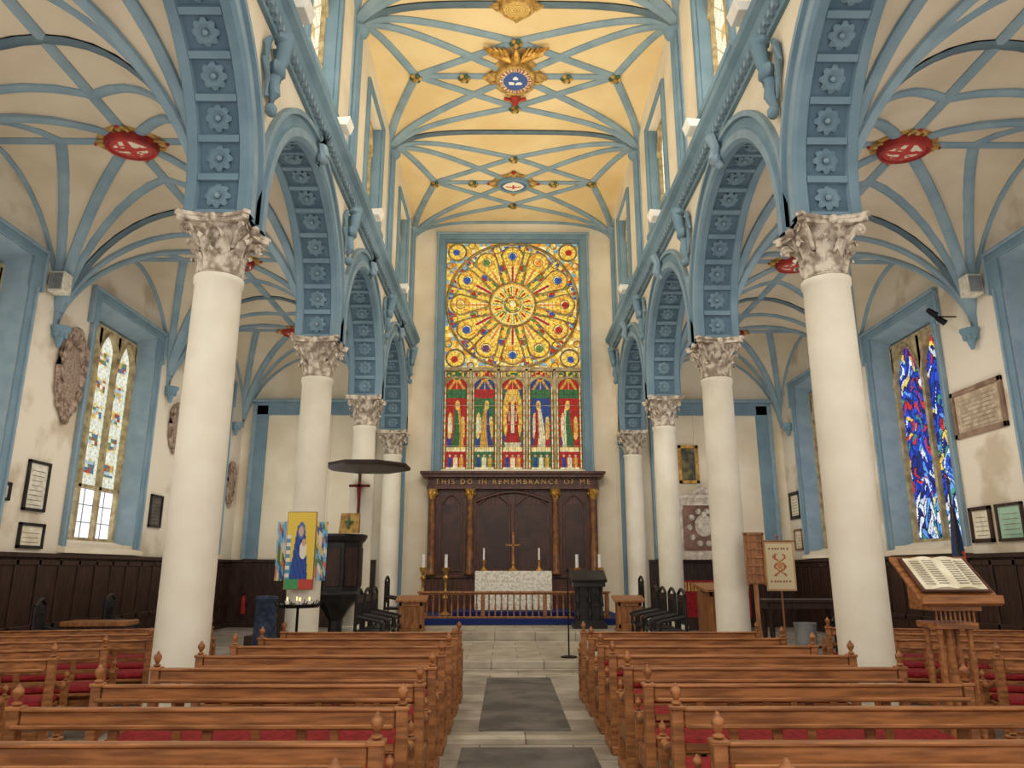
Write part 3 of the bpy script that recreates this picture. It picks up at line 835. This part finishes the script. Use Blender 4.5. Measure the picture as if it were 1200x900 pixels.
# ------------------------------------------------------------ benches
def bench(L,loc,group,label,rot=0):
    e=thing('bench',label,'bench',loc,rot,group=group)
    for sg in (-1,1):
        x=sg*(L/2-.04)
        m=MB()
        m.box(x-.035,x+.035,-.035,.035,0,.86); m.box(x-.03,x+.03,.42,.48,0,.6)
        m.box(x-.02,x+.02,.04,.42,.26,.40); m.box(x-.035,x+.035,-.05,.52,0,.07)
        m.tube([(x,.03,.66),(x,.15,.62),(x,.3,.57),(x,.46,.58)],.03,6); m.box(x-.045,x+.045,-.045,.045,.845,.87); m.box(x-.04,x+.04,.41,.49,.59,.61)
        en=m.build('bench_end',OAK,e,bevel=.006)
        for (yy,z,k) in ((0,.87,.76),(.45,.61,.58)):
            m=MB(); m.lathe([(.02*k,0),(.038*k,.012*k),(.038*k,.02*k),(.016*k,.035*k),(.03*k,.06*k),(.043*k,.09*k),(.038*k,.12*k),(.018*k,.14*k),(.014*k,.155*k),(.0,.165*k)],(x,yy,z),12)
            m.build('finial',OAK,en,smooth=True)
    m=MB(); h=L/2-.08
    m.box(-h,h,-.02,.02,.76,.84); m.box(-h,h,-.035,.035,.84,.86); m.box(-h,h,-.11,-.02,.755,.77); m.box(-h,h,-.115,-.10,.76,.785)
    m.box(-h,h,-.012,.012,.62,.66)
    for k in range(1,4):
        x=-h+2*h*k/4; m.box(x-.03,x+.03,-.015,.015,.0,.76)
    m.box(-h,h,-.015,.015,.16,.24)
    m.build('backrest',OAK,e,bevel=.006)
    m=MB(); m.box(-h,h,.02,.46,.40,.43); m.box(-h,h,.40,.43,.31,.40); m.build('seat',OAK,e,bevel=.006)
    m=MB(); m.box(-h+.01,h-.01,.03,.46,.43,.49); m.build('cushion',RED,e,bevel=.02,label='red upholstered seat pad')
    return e
ROWS=[2.9+.9*i for i in range(9)]
L1=2.35; lb='oak open-back bench with turned finials and red seat pad'
b0=bench(L1,(-.77-L1/2,ROWS[0],0),'nave benches',lb)
for i,y in enumerate(ROWS):
    for s in (-1,1):
        if i==0 and s<0: continue
        clone(b0,(s*(.77+L1/2),y,0))
L2=3.1; bA=None; TH=math.radians(13)
for y in (5.2,6.1,7.0,7.9,8.9,9.8,10.7):
    for s in (-1,1):
        x=s*(4.3+L2/2*cos(TH)); yy=y-.15
        if bA is None: bA=bench(L2,(x,yy,0),'aisle benches',lb,-s*TH)
        else: clone(bA,(x,yy,0),-s*TH)
# ------------------------------------------------------------ armchairs
def armchair(loc,rot,first=[None],lab='dark carved wooden armchair with turned legs'):
    if first[0] is None:
        e=thing('armchair',lab,'chair',loc,rot,'dark armchairs')
        for (x,y,h) in ((-.27,.24,.62),(.27,.24,.62),(-.27,-.22,1.08),(.27,-.22,1.08)):
            m=MB(); m.lathe([(.028,0),(.036,.05),(.022,.1),(.034,.25),(.022,.38),(.03,.45),(.026,h)],(x,y,0),8); m.build('leg',BLACK,e,smooth=True)
        m=MB(); m.box(-.3,.3,-.25,.28,.42,.48); m.build('seat',BLACK,e,bevel=.01)
        m=MB(); m.box(-.27,.27,-.24,-.2,.95,1.08); m.box(-.27,.27,-.24,-.2,.58,.64)
        for k in range(5): m.box(-.2+.1*k-.02,-.2+.1*k+.02,-.235,-.205,.64,.95)
        m.tube([(-.27+.54*k/8,-.22,1.08+.1*sin(pi*k/8)) for k in range(9)],.03,6); m.build('backrest',BLACK,e,bevel=.006)
        for sg in (-1,1):
            m=MB(); m.tube([(sg*.27,-.2,.72),(sg*.29,0,.68),(sg*.3,.2,.64),(sg*.29,.29,.6)],.03,6); m.build('armrest',BLACK,e,smooth=True)
        first[0]=e; return e
    return clone(first[0],loc,rot)
for y in (13.85,14.65,15.45): armchair((-2.62,y,.12),-pi/2)
for y in (13.85,14.65,15.5,16.3): armchair((2.75,y,.12),pi/2)
for (x,y,r) in ((-7.5,12.55,-1.3),(-7.6,14.9,-1.4),(-7.7,11.6,-1.2),(-7.4,17.6,-1.5),(6.9,15.9,2.6),(4.6,17.2,2.9),(-2.85,18.5,None),(2.85,18.5,None)):
    z=.3 if r is None else 0
    armchair((x,y,z),pi/2*(1 if x>0 else -1) if r is None else r)
def desk(loc,w,h,d,label,mt,rot=0):
    e=thing('prayer_desk',label,'desk',loc,rot)
    m=MB(); m.box(-w/2,w/2,-d/2,d/2,0,.06); m.box(-w/2+.03,w/2-.03,-d/2+.03,d/2-.03,.06,h-.05)
    for x in (-w/2+.05,w/2-.11): m.box(x,x+.06,-d/2,-d/2+.04,.06,h-.05)
    m.box(-w/2+.05,w/2-.05,-d/2,-d/2+.04,h-.14,h-.05); m.box(-w/2+.05,w/2-.05,-d/2,-d/2+.04,.06,.16); m.build('body',mt,e,bevel=.008)
    m=MB(); m.prism([(-d/2-.05,h-.05),(d/2+.05,h+.05),(d/2+.05,h+.09),(-d/2-.05,h-.01)],'x',-w/2-.04,w/2+.04); m.build('desk_top',mt,e)
    return e
desk((-2.35,17.6,.3),.62,.68,.4,'small oak panelled desk at the chancel step',OAK2)
desk((2.6,17.6,.3),.62,.68,.4,'small oak panelled desk at the chancel step',OAK2)
desk((3.7,14.5,0),.42,1.3,.9,'tall oak stall front with panelled sides',OAK2)
# pulpit
e=thing('pulpit','dark oak octagonal pulpit standing by a column','pulpit',(-3.8,16.35,0))
m=MB(); m.lathe([(.3,0),(.3,.1),(.16,.2),(.14,.6),(.3,.85),(.45,1.0),(.52,1.1)],n=8); m.build('pedestal',BLACK,e)
m=MB(); m.lathe([(.52,1.1),(.56,1.15),(.5,1.2),(.5,2.2),(.56,2.25),(.6,2.33),(.6,2.38)],n=8)
for k in range(8):
    a=2*pi*k/8; i0=len(m.v); m.box(-.14,.14,-.02,.02,1.3,2.1,1); m.xf(Matrix.Translation((.47*cos(a),.47*sin(a),0))@Matrix.Rotation(a+pi/2,4,'Z'),i0)
m.build('body',[BLACK,DARK],e,bevel=.008)
m=MB()
for k in range(6): m.box(-.54-.22*k,-.76-.22*k,-.1,.5,0,1.3-.2*k)
m.build('stair',DARK,e)
e=thing('pulpit_tester','thin dark oak sounding board above the pulpit','sounding board',(-3.22,16.1,3.76))
m=MB(); m.lathe([(.7,.0),(.88,.01),(.95,.03),(.96,.09),(.88,.11),(.3,.13)],n=8); m.build('board',mat('tester_wood',(62,44,38),(40,28,24),.5),e,bevel=.008)
m=MB(); m.tube([(-.4,1.12,.08),(-.3,.6,.1),(-.1,.3,.1)],.035,6); m.build('bracket',BLACK,e)
e=thing('book_stand','gold cloth covered book stand on the pulpit edge','book stand',(-3.5,15.88,2.40))
m=MB(); m.prism([(-.12,0),(.12,0),(.12,.38),(.04,.38)],'x',-.19,.19); m.build('stand',OAK2,e)
m=MB(); m.prism([(-.14,-.02),(-.12,0),(.04,.40),(.02,.41)],'x',-.2,.2); m.box(-.02,.02,-.15,-.1,.08,.32,1); m.box(-.09,.09,-.13,-.09,.2,.24,1); m.build('antependium',[GPAINT,GREEN],e)
e=thing('wall_crucifix','dark wooden crucifix hung on a column','crucifix',(-3.60,17.2,2.9))
m=MB(); m.box(-.03,.03,-.03,.02,0,.95); m.box(-.24,.24,-.03,.02,.6,.66); m.build('cross',ROPE,e,bevel=.004)
m=MB(); m.tube([(0,-.05,.1),(0,-.06,.35),(0,-.06,.58)],[.015,.03,.05],6); m.sph((0,-.07,.68),.035); m.tube([(-.22,-.04,.65),(0,-.06,.58),(.22,-.04,.65)],.014,5); m.build('corpus',REDP,e,smooth=True)
def icon(x,z):
    c=(232,200,76) if z>.35 or x>.2 else (50,130,160)
    if abs(x+.02)<.75*max(0,1.02-z)**.6*.9 and z<.83: c=(40,76,160) if (x*3+z*5)%1>.25 else (28,56,120)
    if hypot(x+.0,(z-.76)*2.3)<.26: c=(80,110,170)
    if hypot(x+.02,(z-.75)*2.4)<.17: c=(214,176,150)
    if hypot(x-.2,(z-.5)*2.2)<.26: c=(236,228,208)
    if hypot(x-.22,(z-.6)*2.4)<.13: c=(208,168,140)
    if x<-.7 and z<.7: c=(230,226,210) if int(z*20)%2 else (90,150,180)
    if z<.12: c=(196,70,56) if x>0 else (70,150,90)
    return lin(c)
def sidep(k):
    def f(x,z):
        i=int(z*9+x*1.5)+k; c=[(110,170,206),(214,208,196),(80,120,90),(196,110,80),(140,180,206),(70,90,130),(214,190,110)][int(hs(i,int(x*2+3),k)*7)]
        return lin(c)
    return f
e=thing('painted_panel','colourful painted devotional panel in blue and yellow on a column','painting',(-3.58,12.45,1.33))
m=MB(); m.box(-.24,.24,.0,.03,0,1.25); m.build('board',OAK2,e)
cgrid('painting',.46,1.23,40,80,icon,PAINTED,e,(0,-.005,.01))
cgrid('side_panel',.2,.95,10,40,sidep(1),PAINTED,e,(-.34,.06,.14),-.5); cgrid('side_panel',.18,.95,10,40,sidep(4),PAINTED,e,(.33,.06,.14),.5)
e=thing('draped_stand','round stand draped in dark blue cloth beside a column','stand',(-4.0,12.25,0))
m=MB()
m.lathe([(.2,0),(.18,.5),(.16,.9),(.16,1.15),(.18,1.2),(.16,1.24)],n=16)
for i,v in enumerate(m.v):
    a=atan2(v[1],v[0]); k=1+.06*sin(a*8)*(1.3-v[2]); m.v[i]=(v[0]*k,v[1]*k,v[2])
m.build('drape',mat('navy_cloth',(56,68,92),(34,42,62),.9,scale=12),e,smooth=True)
e=thing('votive_candle_stand','black iron votive stand with lit tealights','candle stand',(-3.3,11.5,0))
m=MB(); m.tube([(0,0,.1),(0,0,1.1)],.02,8)
for k in range(3):
    a=2*pi*k/3+.5; m.tube([(0,0,.35),(.12*cos(a),.12*sin(a),.2),(.28*cos(a),.28*sin(a),.01)],.015,6)
m.build('stem',IRON,e)
m=MB(); m.lathe([(.3,1.1),(.32,1.13),(.32,1.15)],n=20)
for k in range(20): m.tube([(.32*cos(k*pi/10),.32*sin(k*pi/10),1.13),(.36*cos(k*pi/10),.36*sin(k*pi/10),1.2)],.008,4)
m.build('tray',IRON,e)
for k in range(4):
    a=k*1.57+.4; x,y=.16*cos(a),.16*sin(a)
    m=MB(); m.lathe([(.03,1.15),(.035,1.19),(.03,1.2)],(x,y,0),10,0); m.sph((x,y,1.225),(.01,.01,.025),1); m.build('tealight',[WHITE,FLAME],e,smooth=True)
# black lectern by altar rail
e=thing('pierced_lectern','ornate black carved wooden lectern at the altar step','lectern',(1.78,18.4,.3))
m=MB(); m.box(-.4,.4,-.28,.28,0,.1); m.box(-.34,.34,-.22,.22,.1,.18); m.box(-.24,.24,-.14,.14,.18,.95)
for sx in (-.28,0,.28):
    for sy in (-.18,.18): m.lathe([(.04,.18),(.06,.3),(.03,.45),(.055,.6),(.03,.8),(.05,.95)],(sx,sy,0),8)
m.box(-.34,.34,-.2,.2,.5,.56); m.box(-.38,.38,-.24,.24,.95,1.05)
for k in range(5): m.tube([(-.24+.12*k+.05*cos(t*pi/5),-.22,.75+.07*sin(t*pi/5)) for t in range(10)],.014,4,0,True)
m.build('body',BLACK,e,smooth=False)
m=MB(); m.prism([(-.28,1.05),(.24,1.25),(.26,1.33),(-.3,1.12)],'x',-.42,.42); m.build('desk_top',BLACK,e,bevel=.006)
e=thing('microphone_stand','thin black microphone stand on the stone floor','microphone stand',(.93,14.0,.12))
m=MB(); m.lathe([(.15,0),(.15,.02),(.03,.04)],n=16); m.tube([(0,0,.03),(0,0,1.35)],.014,8); m.build('stand',IRON,e,smooth=True)
m=MB(); m.tube([(0,0,1.35),(0,.02,1.5)],.01,6); m.sph((0,.02,1.52),(.025,.025,.04)); m.build('microphone',IRON,e,smooth=True)
e=thing('hymn_board','oak hymn board with slats on a post','hymn board',(3.86,12.4,0))
m=MB(); m.box(-.03,.03,-.03,.03,.04,1.5); m.box(-.2,.2,-.14,.06,0,.04); m.build('post',OAK2,e,bevel=.005)
m=MB(); m.box(-.14,.14,-.05,-.03,1.42,2.2)
for k in range(6): m.box(-.14,.14,-.07,-.05,1.44+.13*k,1.47+.13*k)
for x in (-.16,.13): m.box(x,x+.03,-.08,-.03,1.4,2.22)
m.box(-.17,.17,-.08,-.03,2.2,2.24); m.build('board',OAK2,e)
def ban(x,z):
    c=(230,214,172)
    if abs(x)>.9 or z<.04 or z>.96: c=(206,170,120)
    if .3<z<.75:
        if abs(x-.35*sin(z*16))<.10 or abs(x+.35*sin(z*16))<.08: c=(186,104,70)
        if hypot(x,(z-.52)*2.2)<.2: c=(206,150,90)
    if (abs(z-.86)<.025 or abs(z-.18)<.02) and (x*12)%1>.4 and abs(x)<.7: c=(164,96,70)
    return lin(c)
e=thing('cloth_banner','cream banner with red embroidered emblem on pole','banner',(4.85,14.0,0))
cgrid('banner_cloth',.55,.88,34,48,ban,PAINTED,e,(0,-.03,1.27))
m=MB(); m.tube([(0,0,0),(0,0,2.22)],.018,6); m.tube([(-.3,-.03,2.16),(.3,-.03,2.16)],.014,6); m.sph((0,0,2.25),.03); m.box(-.2,.2,-.2,.2,0,.03); m.build('pole',OAK2,e,smooth=True)
e=thing('side_table','dark wooden side table with turned legs in the aisle','table',(5.6,15.2,0))
m=MB(); m.box(-.75,.75,-.3,.3,1.02,1.08); m.box(-.7,.7,-.26,.26,.9,1.02); m.build('table_top',DARK,e,bevel=.008)
for (x,y) in ((-.64,-.22),(.64,-.22),(-.64,.22),(.64,.22)):
    m=MB(); m.lathe([(.04,0),(.05,.1),(.03,.2),(.055,.5),(.03,.75),(.05,.9)],(x,y,0),8); m.build('leg',DARK,e,smooth=True)
m=MB(); m.box(-.64,.64,-.02,.02,.15,.2); m.build('stretcher',DARK,e)
e=thing('waste_bin','pale grey cylindrical bin on the aisle floor','bin',(4.6,12.4,0))
m=MB(); m.lathe([(.15,0),(.16,.05),(.17,.75),(.18,.8),(.18,.82),(.15,.82),(.14,.1)],n=20); m.build('body',GREY,e,smooth=True)
e=thing('wooden_chest','brown wooden chest beside the panelled wall','chest',(-7.3,13.6,0),.1)
m=MB(); m.box(-.5,.5,-.28,.28,.06,.7); 
for x in (-.48,-.02,.42): m.box(x,x+.06,-.3,-.28,.06,.7)
m.build('body',DARK,e,bevel=.01)
m=MB(); m.box(-.54,.54,-.31,.31,.7,.78); m.build('lid',OAK2,e,bevel=.01)
# foreground lectern with open book
LX,LY=3.38,6.26
e=thing('lectern','oak lectern with turned posts and sloping desk','lectern',(LX,LY,0),.0)
m=MB()
m.box(-.2,.2,-.16,.16,0,.07); m.box(-.17,.17,-.14,.14,.07,.12)
for (x,y) in ((-.12,-.09),(.12,-.09),(-.12,.09),(.12,.09)): m.lathe([(.028,.12),(.036,.2),(.018,.3),(.036,.55),(.018,.75),(.03,.95),(.018,1.1),(.03,1.19)],(x,y,0),10)
m.lathe([(.035,.12),(.045,.3),(.025,.5),(.05,.8),(.025,1.0),(.04,1.19)],(0,0,0),10); m.build('pedestal',OAK,e,smooth=True)
m=MB(); m.box(-.17,.17,-.15,.15,1.19,1.24)
for k in range(9): m.tube([(-.15+.0375*k,-.13,1.24),(-.15+.0375*k,-.13,1.33)],.010,5)
m.box(-.2,.2,-.17,.17,1.33,1.37); m.build('gallery',OAK,e,bevel=.004)
sl=math.atan2(.34,.42)
m=MB(); m.prism([(-.23,1.39),(.19,1.73),(.175,1.755),(-.245,1.415)],'x',-.32,.32); m.prism([(-.28,1.39),(-.24,1.37),(-.235,1.44),(-.275,1.455)],'x',-.32,.32)
m.prism([(-.19,1.37),(.17,1.69),(.17,1.37)],'x',-.2,.2); m.build('desk_top',OAK,e,bevel=.004)
e=thing('open_book','large open book with cream pages on the lectern','book',(LX,LY,1.59),.0)
M=Matrix.Translation((0,-.04,.008))@Matrix.Rotation(sl,4,'X')
m=MB()
for sg in (-1,1):
    vs=[];n=8
    for i in range(n+1):
        x=sg*(.25*i/n); z=.028+.022*sin(pi*min(1,i/n*1.3+.05))
        vs+=[(x,-.19,z),(x,.19,z)]
    for i in range(n+1): vs+=[(vs[2*i][0],-.19,0.02),(vs[2*i][0],.19,.02)]
    o_=2*(n+1); fs=[]
    for i in range(n):
        fs+=[(2*i,2*i+2,2*i+3,2*i+1),(2*i,2*i+2,o_+2*i+2,o_+2*i),(2*i+1,2*i+3,o_+2*i+3,o_+2*i+1)]
    fs.append((2*n,2*n+1,o_+2*n+1,o_+2*n)); m.add(vs,fs)
m.xf(M); m.build('pages',PAPER,e,smooth=True)
m=MB()
for sg in (-1,1):
    for c0 in (.04,.145):
        for k in range(11): 
            zz=.0525 if c0<.14 else .044
            m.box(sg*c0,sg*(c0+.08),-.15+.028*k,-.142+.028*k,zz-.002,zz)
m.xf(M); m.build('print',INK,e)
m=MB(); m.box(-.28,.28,-.21,.21,.005,.02); m.xf(M); m.build('cover',ROPE,e)
e=thing('furled_flag','furled dark flag on a pole by the aisle wall','flag',(7.55,13.0,0),0)
m=MB(); m.tube([(0,0,0),(.05,0,3.1)],.018,8); m.sph((.05,0,3.15),(.03,.03,.08)); m.box(-.2,.2,-.2,.2,0,.05); m.build('pole',DARK,e,smooth=True)
fl=[lin((30,50,90)),lin((60,30,30)),lin((60,130,170)),lin((30,60,60)),lin((196,60,44)),lin((206,180,80))]
o=cgrid('flag_cloth',.26,1.5,24,40,lambda x,z: fl[int(abs(x*2.6+z*2.5+1))%(6 if z<.5 else 4)],PAINTED,e,(0.03,-.04,1.2))
for v in o.data.vertices: v.co.x*=.4+.6*(1-v.co.z/1.5); v.co.y=.04*sin(v.co.x*50)
# ------------------------------------------------------------ wall monuments, frames
def cartouche(x,y,z,w,h,s,label):
    e=thing('wall_monument',label,'monument',(x,y,z),-s*pi/2,'cartouche monuments')
    m=MB(); m.sph((0,-.05,0),(w*.33,.06,h*.33),1,16,8)
    for k in range(14):
        a=2*pi*k/14; m.sph((w*.4*cos(a),-.05,h*.4*sin(a)),(w*.13,.06,h*.09),0,6,4)
    for k in range(8):
        a=2*pi*k/8+.3; pts=[(w*.38*cos(a)+w*.1*cos(g),-.08,h*.4*sin(a)+w*.1*sin(g)) for g in [i*.8 for i in range(7)]]
        m.tube(pts,.025,5)
    m.sph((0,-.07,h*.46),(w*.2,.08,h*.08)); m.sph((0,-.06,-h*.47),(w*.12,.07,h*.08)); m.sph((0,-.08,h*.36),(w*.13,.08,h*.06))
    for sg in (-1,1): m.tube([(sg*w*.2,-.05,h*.45),(sg*w*.42,-.06,h*.3),(sg*w*.46,-.05,h*.05),(sg*w*.4,-.05,-h*.2),(sg*w*.18,-.05,-h*.42)],[.05,.07,.05,.05,.04],6)
    m.v=[(a,min(b,-.0),c) for a,b,c in m.v]
    m.build('cartouche',[CARTS,CARTM],e,smooth=True)
cartouche(-XW,13.5,5.2,.9,1.75,-1,'large carved brown stone cartouche on the plaster wall')
cartouche(-XW,18.1,5.05,.7,1.2,-1,'smaller carved stone cartouche on the plaster wall')
cartouche(-XW,22.1,4.1,.6,1.3,-1,'narrow carved stone cartouche near the corner')
def frame(side,y,z0,z1,w,label,fm=BLACK,im=MAT,name='picture_frame',cat='picture',east=None,t=.05):
    if east is not None: e=thing(name,label,cat,(east,YE-.03,z0))
    else: e=thing(name,label,cat,(side*XW,y,z0),-side*pi/2)
    h=z1-z0; m=MB(); a=-w/2;b=w/2;d=-.05
    m.box(a,b,d,0,0,t); m.box(a,b,d,0,h-t,h); m.box(a,a+t,d,0,0,h); m.box(b-t,b,d,0,0,h); m.build('frame',fm,e,bevel=.004)
    m=MB(); m.box(a+t*.8,b-t*.8,-.02,-.005,t*.8,h-t*.8)
    m.build('picture',im,e)
    if east is None:
        m=MB(); n=max(3,int((h-2*t)/.09))
        for k in range(n):
            zz=t+.05+(h-2*t-.1)*k/n; ww=(w/2-t-.06)*(.7+.3*hs(k,w)); m.box(-ww,ww,-.023,-.02,zz,zz+.012)
        m.build('writing',INK,e)
    return e
frame(-1,13.05,2.63,3.5,.62,'black framed document hung on the plaster wall')
frame(-1,13.1,2.0,2.43,.7,'low dark framed notice on the plaster wall',BLACK,PAPER)
frame(-1,17.6,2.6,3.35,.6,'dark stone tablet on the plaster wall',BLACK,mat('dark_slate',(90,84,80),(60,56,54),.5),'memorial_tablet','tablet')
frame(-1,12.25,2.75,3.05,.24,'small dark framed notice on the plaster wall')
frame(1,13.15,4.05,4.95,1.5,'large stone memorial tablet with brown moulded frame',mat('brown_stone',(150,122,100),(112,88,70),.6),mat('tablet_stone',(196,176,150),(160,140,116),.7,scale=8),'memorial_tablet','tablet',t=.09)
frame(1,13.55,2.12,2.76,.62,'brown framed picture on the plaster wall',DARK,PAPER,t=.07)
frame(1,12.75,2.12,2.76,.7,'brown framed certificate with green mount',DARK,mat('green_mount',(170,200,176),(140,176,150),.8),t=.05)
frame(1,22.2,3.1,3.9,.8,'small carved memorial tablet near the corner',BLACK,PAPER,'memorial_tablet','tablet',t=.1)
frame(1,22.15,2.2,2.8,.6,'small framed notice near the corner',OAK2,PAPER)
frame(0,0,4.22,5.4,.62,'gilt framed painting on the east wall',GOLD,mat('dark_painting',(120,110,70),(60,60,50),.5,scale=5),east=5.45,t=.09)
e=thing('altar_tomb_monument','pale carved stone monument with columns and pediment','monument',(5.75,YE-.12,1.93))
m=MB(); m.box(-.9,.9,-.3,0,0,.25); m.box(-.85,.85,-.22,0,1.6,1.8); m.box(-.95,.95,-.32,0,1.8,1.9); m.box(-.75,.75,-.08,0,.25,1.6,1)
m.prism([(-.5,1.9),(.5,1.9),(.0,2.2)],'y',-.2,0)
for x in (-.7,.7): m.lathe([(.09,.25),(.07,.35),(.065,1.4),(.1,1.6)],(x,-.18,0),12)
m.sph((0,-.15,1.0),(.28,.1,.34),0,12,8); m.sph((0,-.2,1.3),(.1,.1,.12),0)
for k in range(10): m.sph((.42*cos(k*pi/5),-.1,.95+.5*sin(k*pi/5)),(.1,.08,.1),0,6,4)
m.build('monument',[mat('pale_marble',(214,204,190),(170,156,140),.6,scale=8),mat('rose_marble',(150,110,96),(110,80,70),.5)],e,smooth=True)
e=thing('side_altar','small side altar with red fringed frontal','altar',(5.75,21.9,0))
m=MB(); m.box(-.9,.9,-.35,.35,0,1.3); m.build('table',DARK,e)
m=MB(); m.box(-.92,.92,-.38,-.35,.35,1.3); m.box(-.95,.95,-.4,.38,1.3,1.34)
for k in range(20): m.box(-.92+.092*k,-.92+.092*k+.06,-.4,-.38,1.05,1.3,1)
m.build('frontal',[RED,GPAINT],e)
e=thing('fire_extinguisher','red fire extinguisher on a wall bracket','fire extinguisher',(-7.9,YE-.2,.4))
m=MB(); m.lathe([(.08,0),(.09,.02),(.09,.42),(.06,.5),(.03,.53)],n=16); m.box(-.03,.03,.05,.12,.2,.3); m.build('cylinder',REDP,e,smooth=True)
m=MB(); m.box(-.02,.02,-.08,.03,.53,.57); m.tube([(0,-.03,.54),(.08,-.06,.45),(.1,-.05,.2)],.012,6); m.build('valve',IRON,e)
def speaker(s):
    e=thing('wall_speaker','white box loudspeaker mounted above a vault corbel','speaker',(s*(XW-.22),12.5,6.45))
    m=MB(); m.box(-.14,.14,-.13,.13,0,.38); m.build('cabinet',MAT,e,bevel=.015)
    m=MB(); m.box(-.11,.11,-.145,-.13,.04,.34); m.box(s*.14,s*.2,-.05,.05,.15,.25); m.build('grille',GREY,e)
speaker(-1); speaker(1)
e=thing('spotlight_cluster','pair of black spotlights fixed to the aisle corbel','spotlight',(8.1,13.35,6.4))
m=MB()
for (dx,dz) in ((-.1,0),(.05,-.15)):
    i0=len(m.v); m.lathe([(.03,-.1),(.05,-.07),(.06,.08),(.065,.1)],n=12); m.xf(Matrix.Translation((dx-.1,-.1,dz))@Matrix.Rotation(2.2,4,'Y'),i0)
m.tube([(.32,0,-.05),(-.05,0,-.05)],.015,6); m.build('lamp_head',IRON,e,smooth=True)
def light(kind,loc,en,col,size,aim=None,spot=None):
    L=bpy.data.lights.new('lamp',kind); L.energy=en; L.color=col
    L.shadow_soft_size=size
    if spot: L.spot_size=math.radians(spot); L.spot_blend=1.0
    o=bpy.data.objects.new('lamp',L); C.objects.link(o); o.location=loc
    if aim: o.rotation_euler=(Vector(aim)-Vector(loc)).to_track_quat('-Z','Y').to_euler()
for y in (8.6,11.3,14.6,18.9):
    for s in (-1,1):
        e=thing('floodlight','white uplighter box standing on the nave cornice','lamp',(s*(XI-.2),y,CB+.46),group='cornice uplighters')
        m=MB(); m.prism([(-.14*s,.12),(.08*s,.12),(.08*s,.26),(-.2*s,.28)],'y',-.17,.17); m.build('housing',WHITE,e,bevel=.008)
        m=MB(); m.box(-.02,.02,-.15,.15,0,.12); m.build('bracket',GREY,e)
for y in (5.8,10.5,15.2,20):
    for s in (-1,1):
        light('SPOT',(s*(XI-1.5),y,8.2),250,(1,.88,.66),1.1,(s*.4,y,13),172)
        light('SPOT',(s*(XI-.6),y,8.9),340,(1,.93,.82),.6,(-s*3.5,y+.5,3),130)  # added unseen fill above the cornice, aimed down across the nave
        light('SPOT',(s*6.2,y,1.4),250,(1,.95,.84),1.4,(s*6.2,y,8),175)  # added fill near the aisle floor, no fitting, evens out the vault
        light('SPOT',(s*(XO+.6),y,6.4),140,(1,.95,.88),.6,(s*8.4,y,2.5),150)  # added unseen fill tucked behind the arcade, towards the aisle wall
for s in (-1,1):
    light('SPOT',(s*1.8,5.5,12.0),1400,(1,.94,.84),.8,(s*1.5,22.8,6),60)  # added spots above the view, only there to brighten the east wall
    light('SPOT',(s*5.2,9,6.6),400,(1,.95,.88),.5,(s*6.2,22.8,4),60)  # added fill without fittings for the aisle ends of the east wall
wd=bpy.data.worlds.new('world'); S.world=wd; wd.use_nodes=True
wd.node_tree.nodes['Background'].inputs[0].default_value=(1,.96,.9,1); wd.node_tree.nodes['Background'].inputs[1].default_value=1.45
S.view_settings.view_transform='Standard'
cam=bpy.data.cameras.new('camera'); cam.lens=25.95; cam.sensor_width=36; cam.clip_end=200
co=bpy.data.objects.new('camera',cam); C.objects.link(co); co.location=(-.2,0,1.65); co.rotation_euler=(math.radians(90+14.1),0,-.0078); S.camera=co
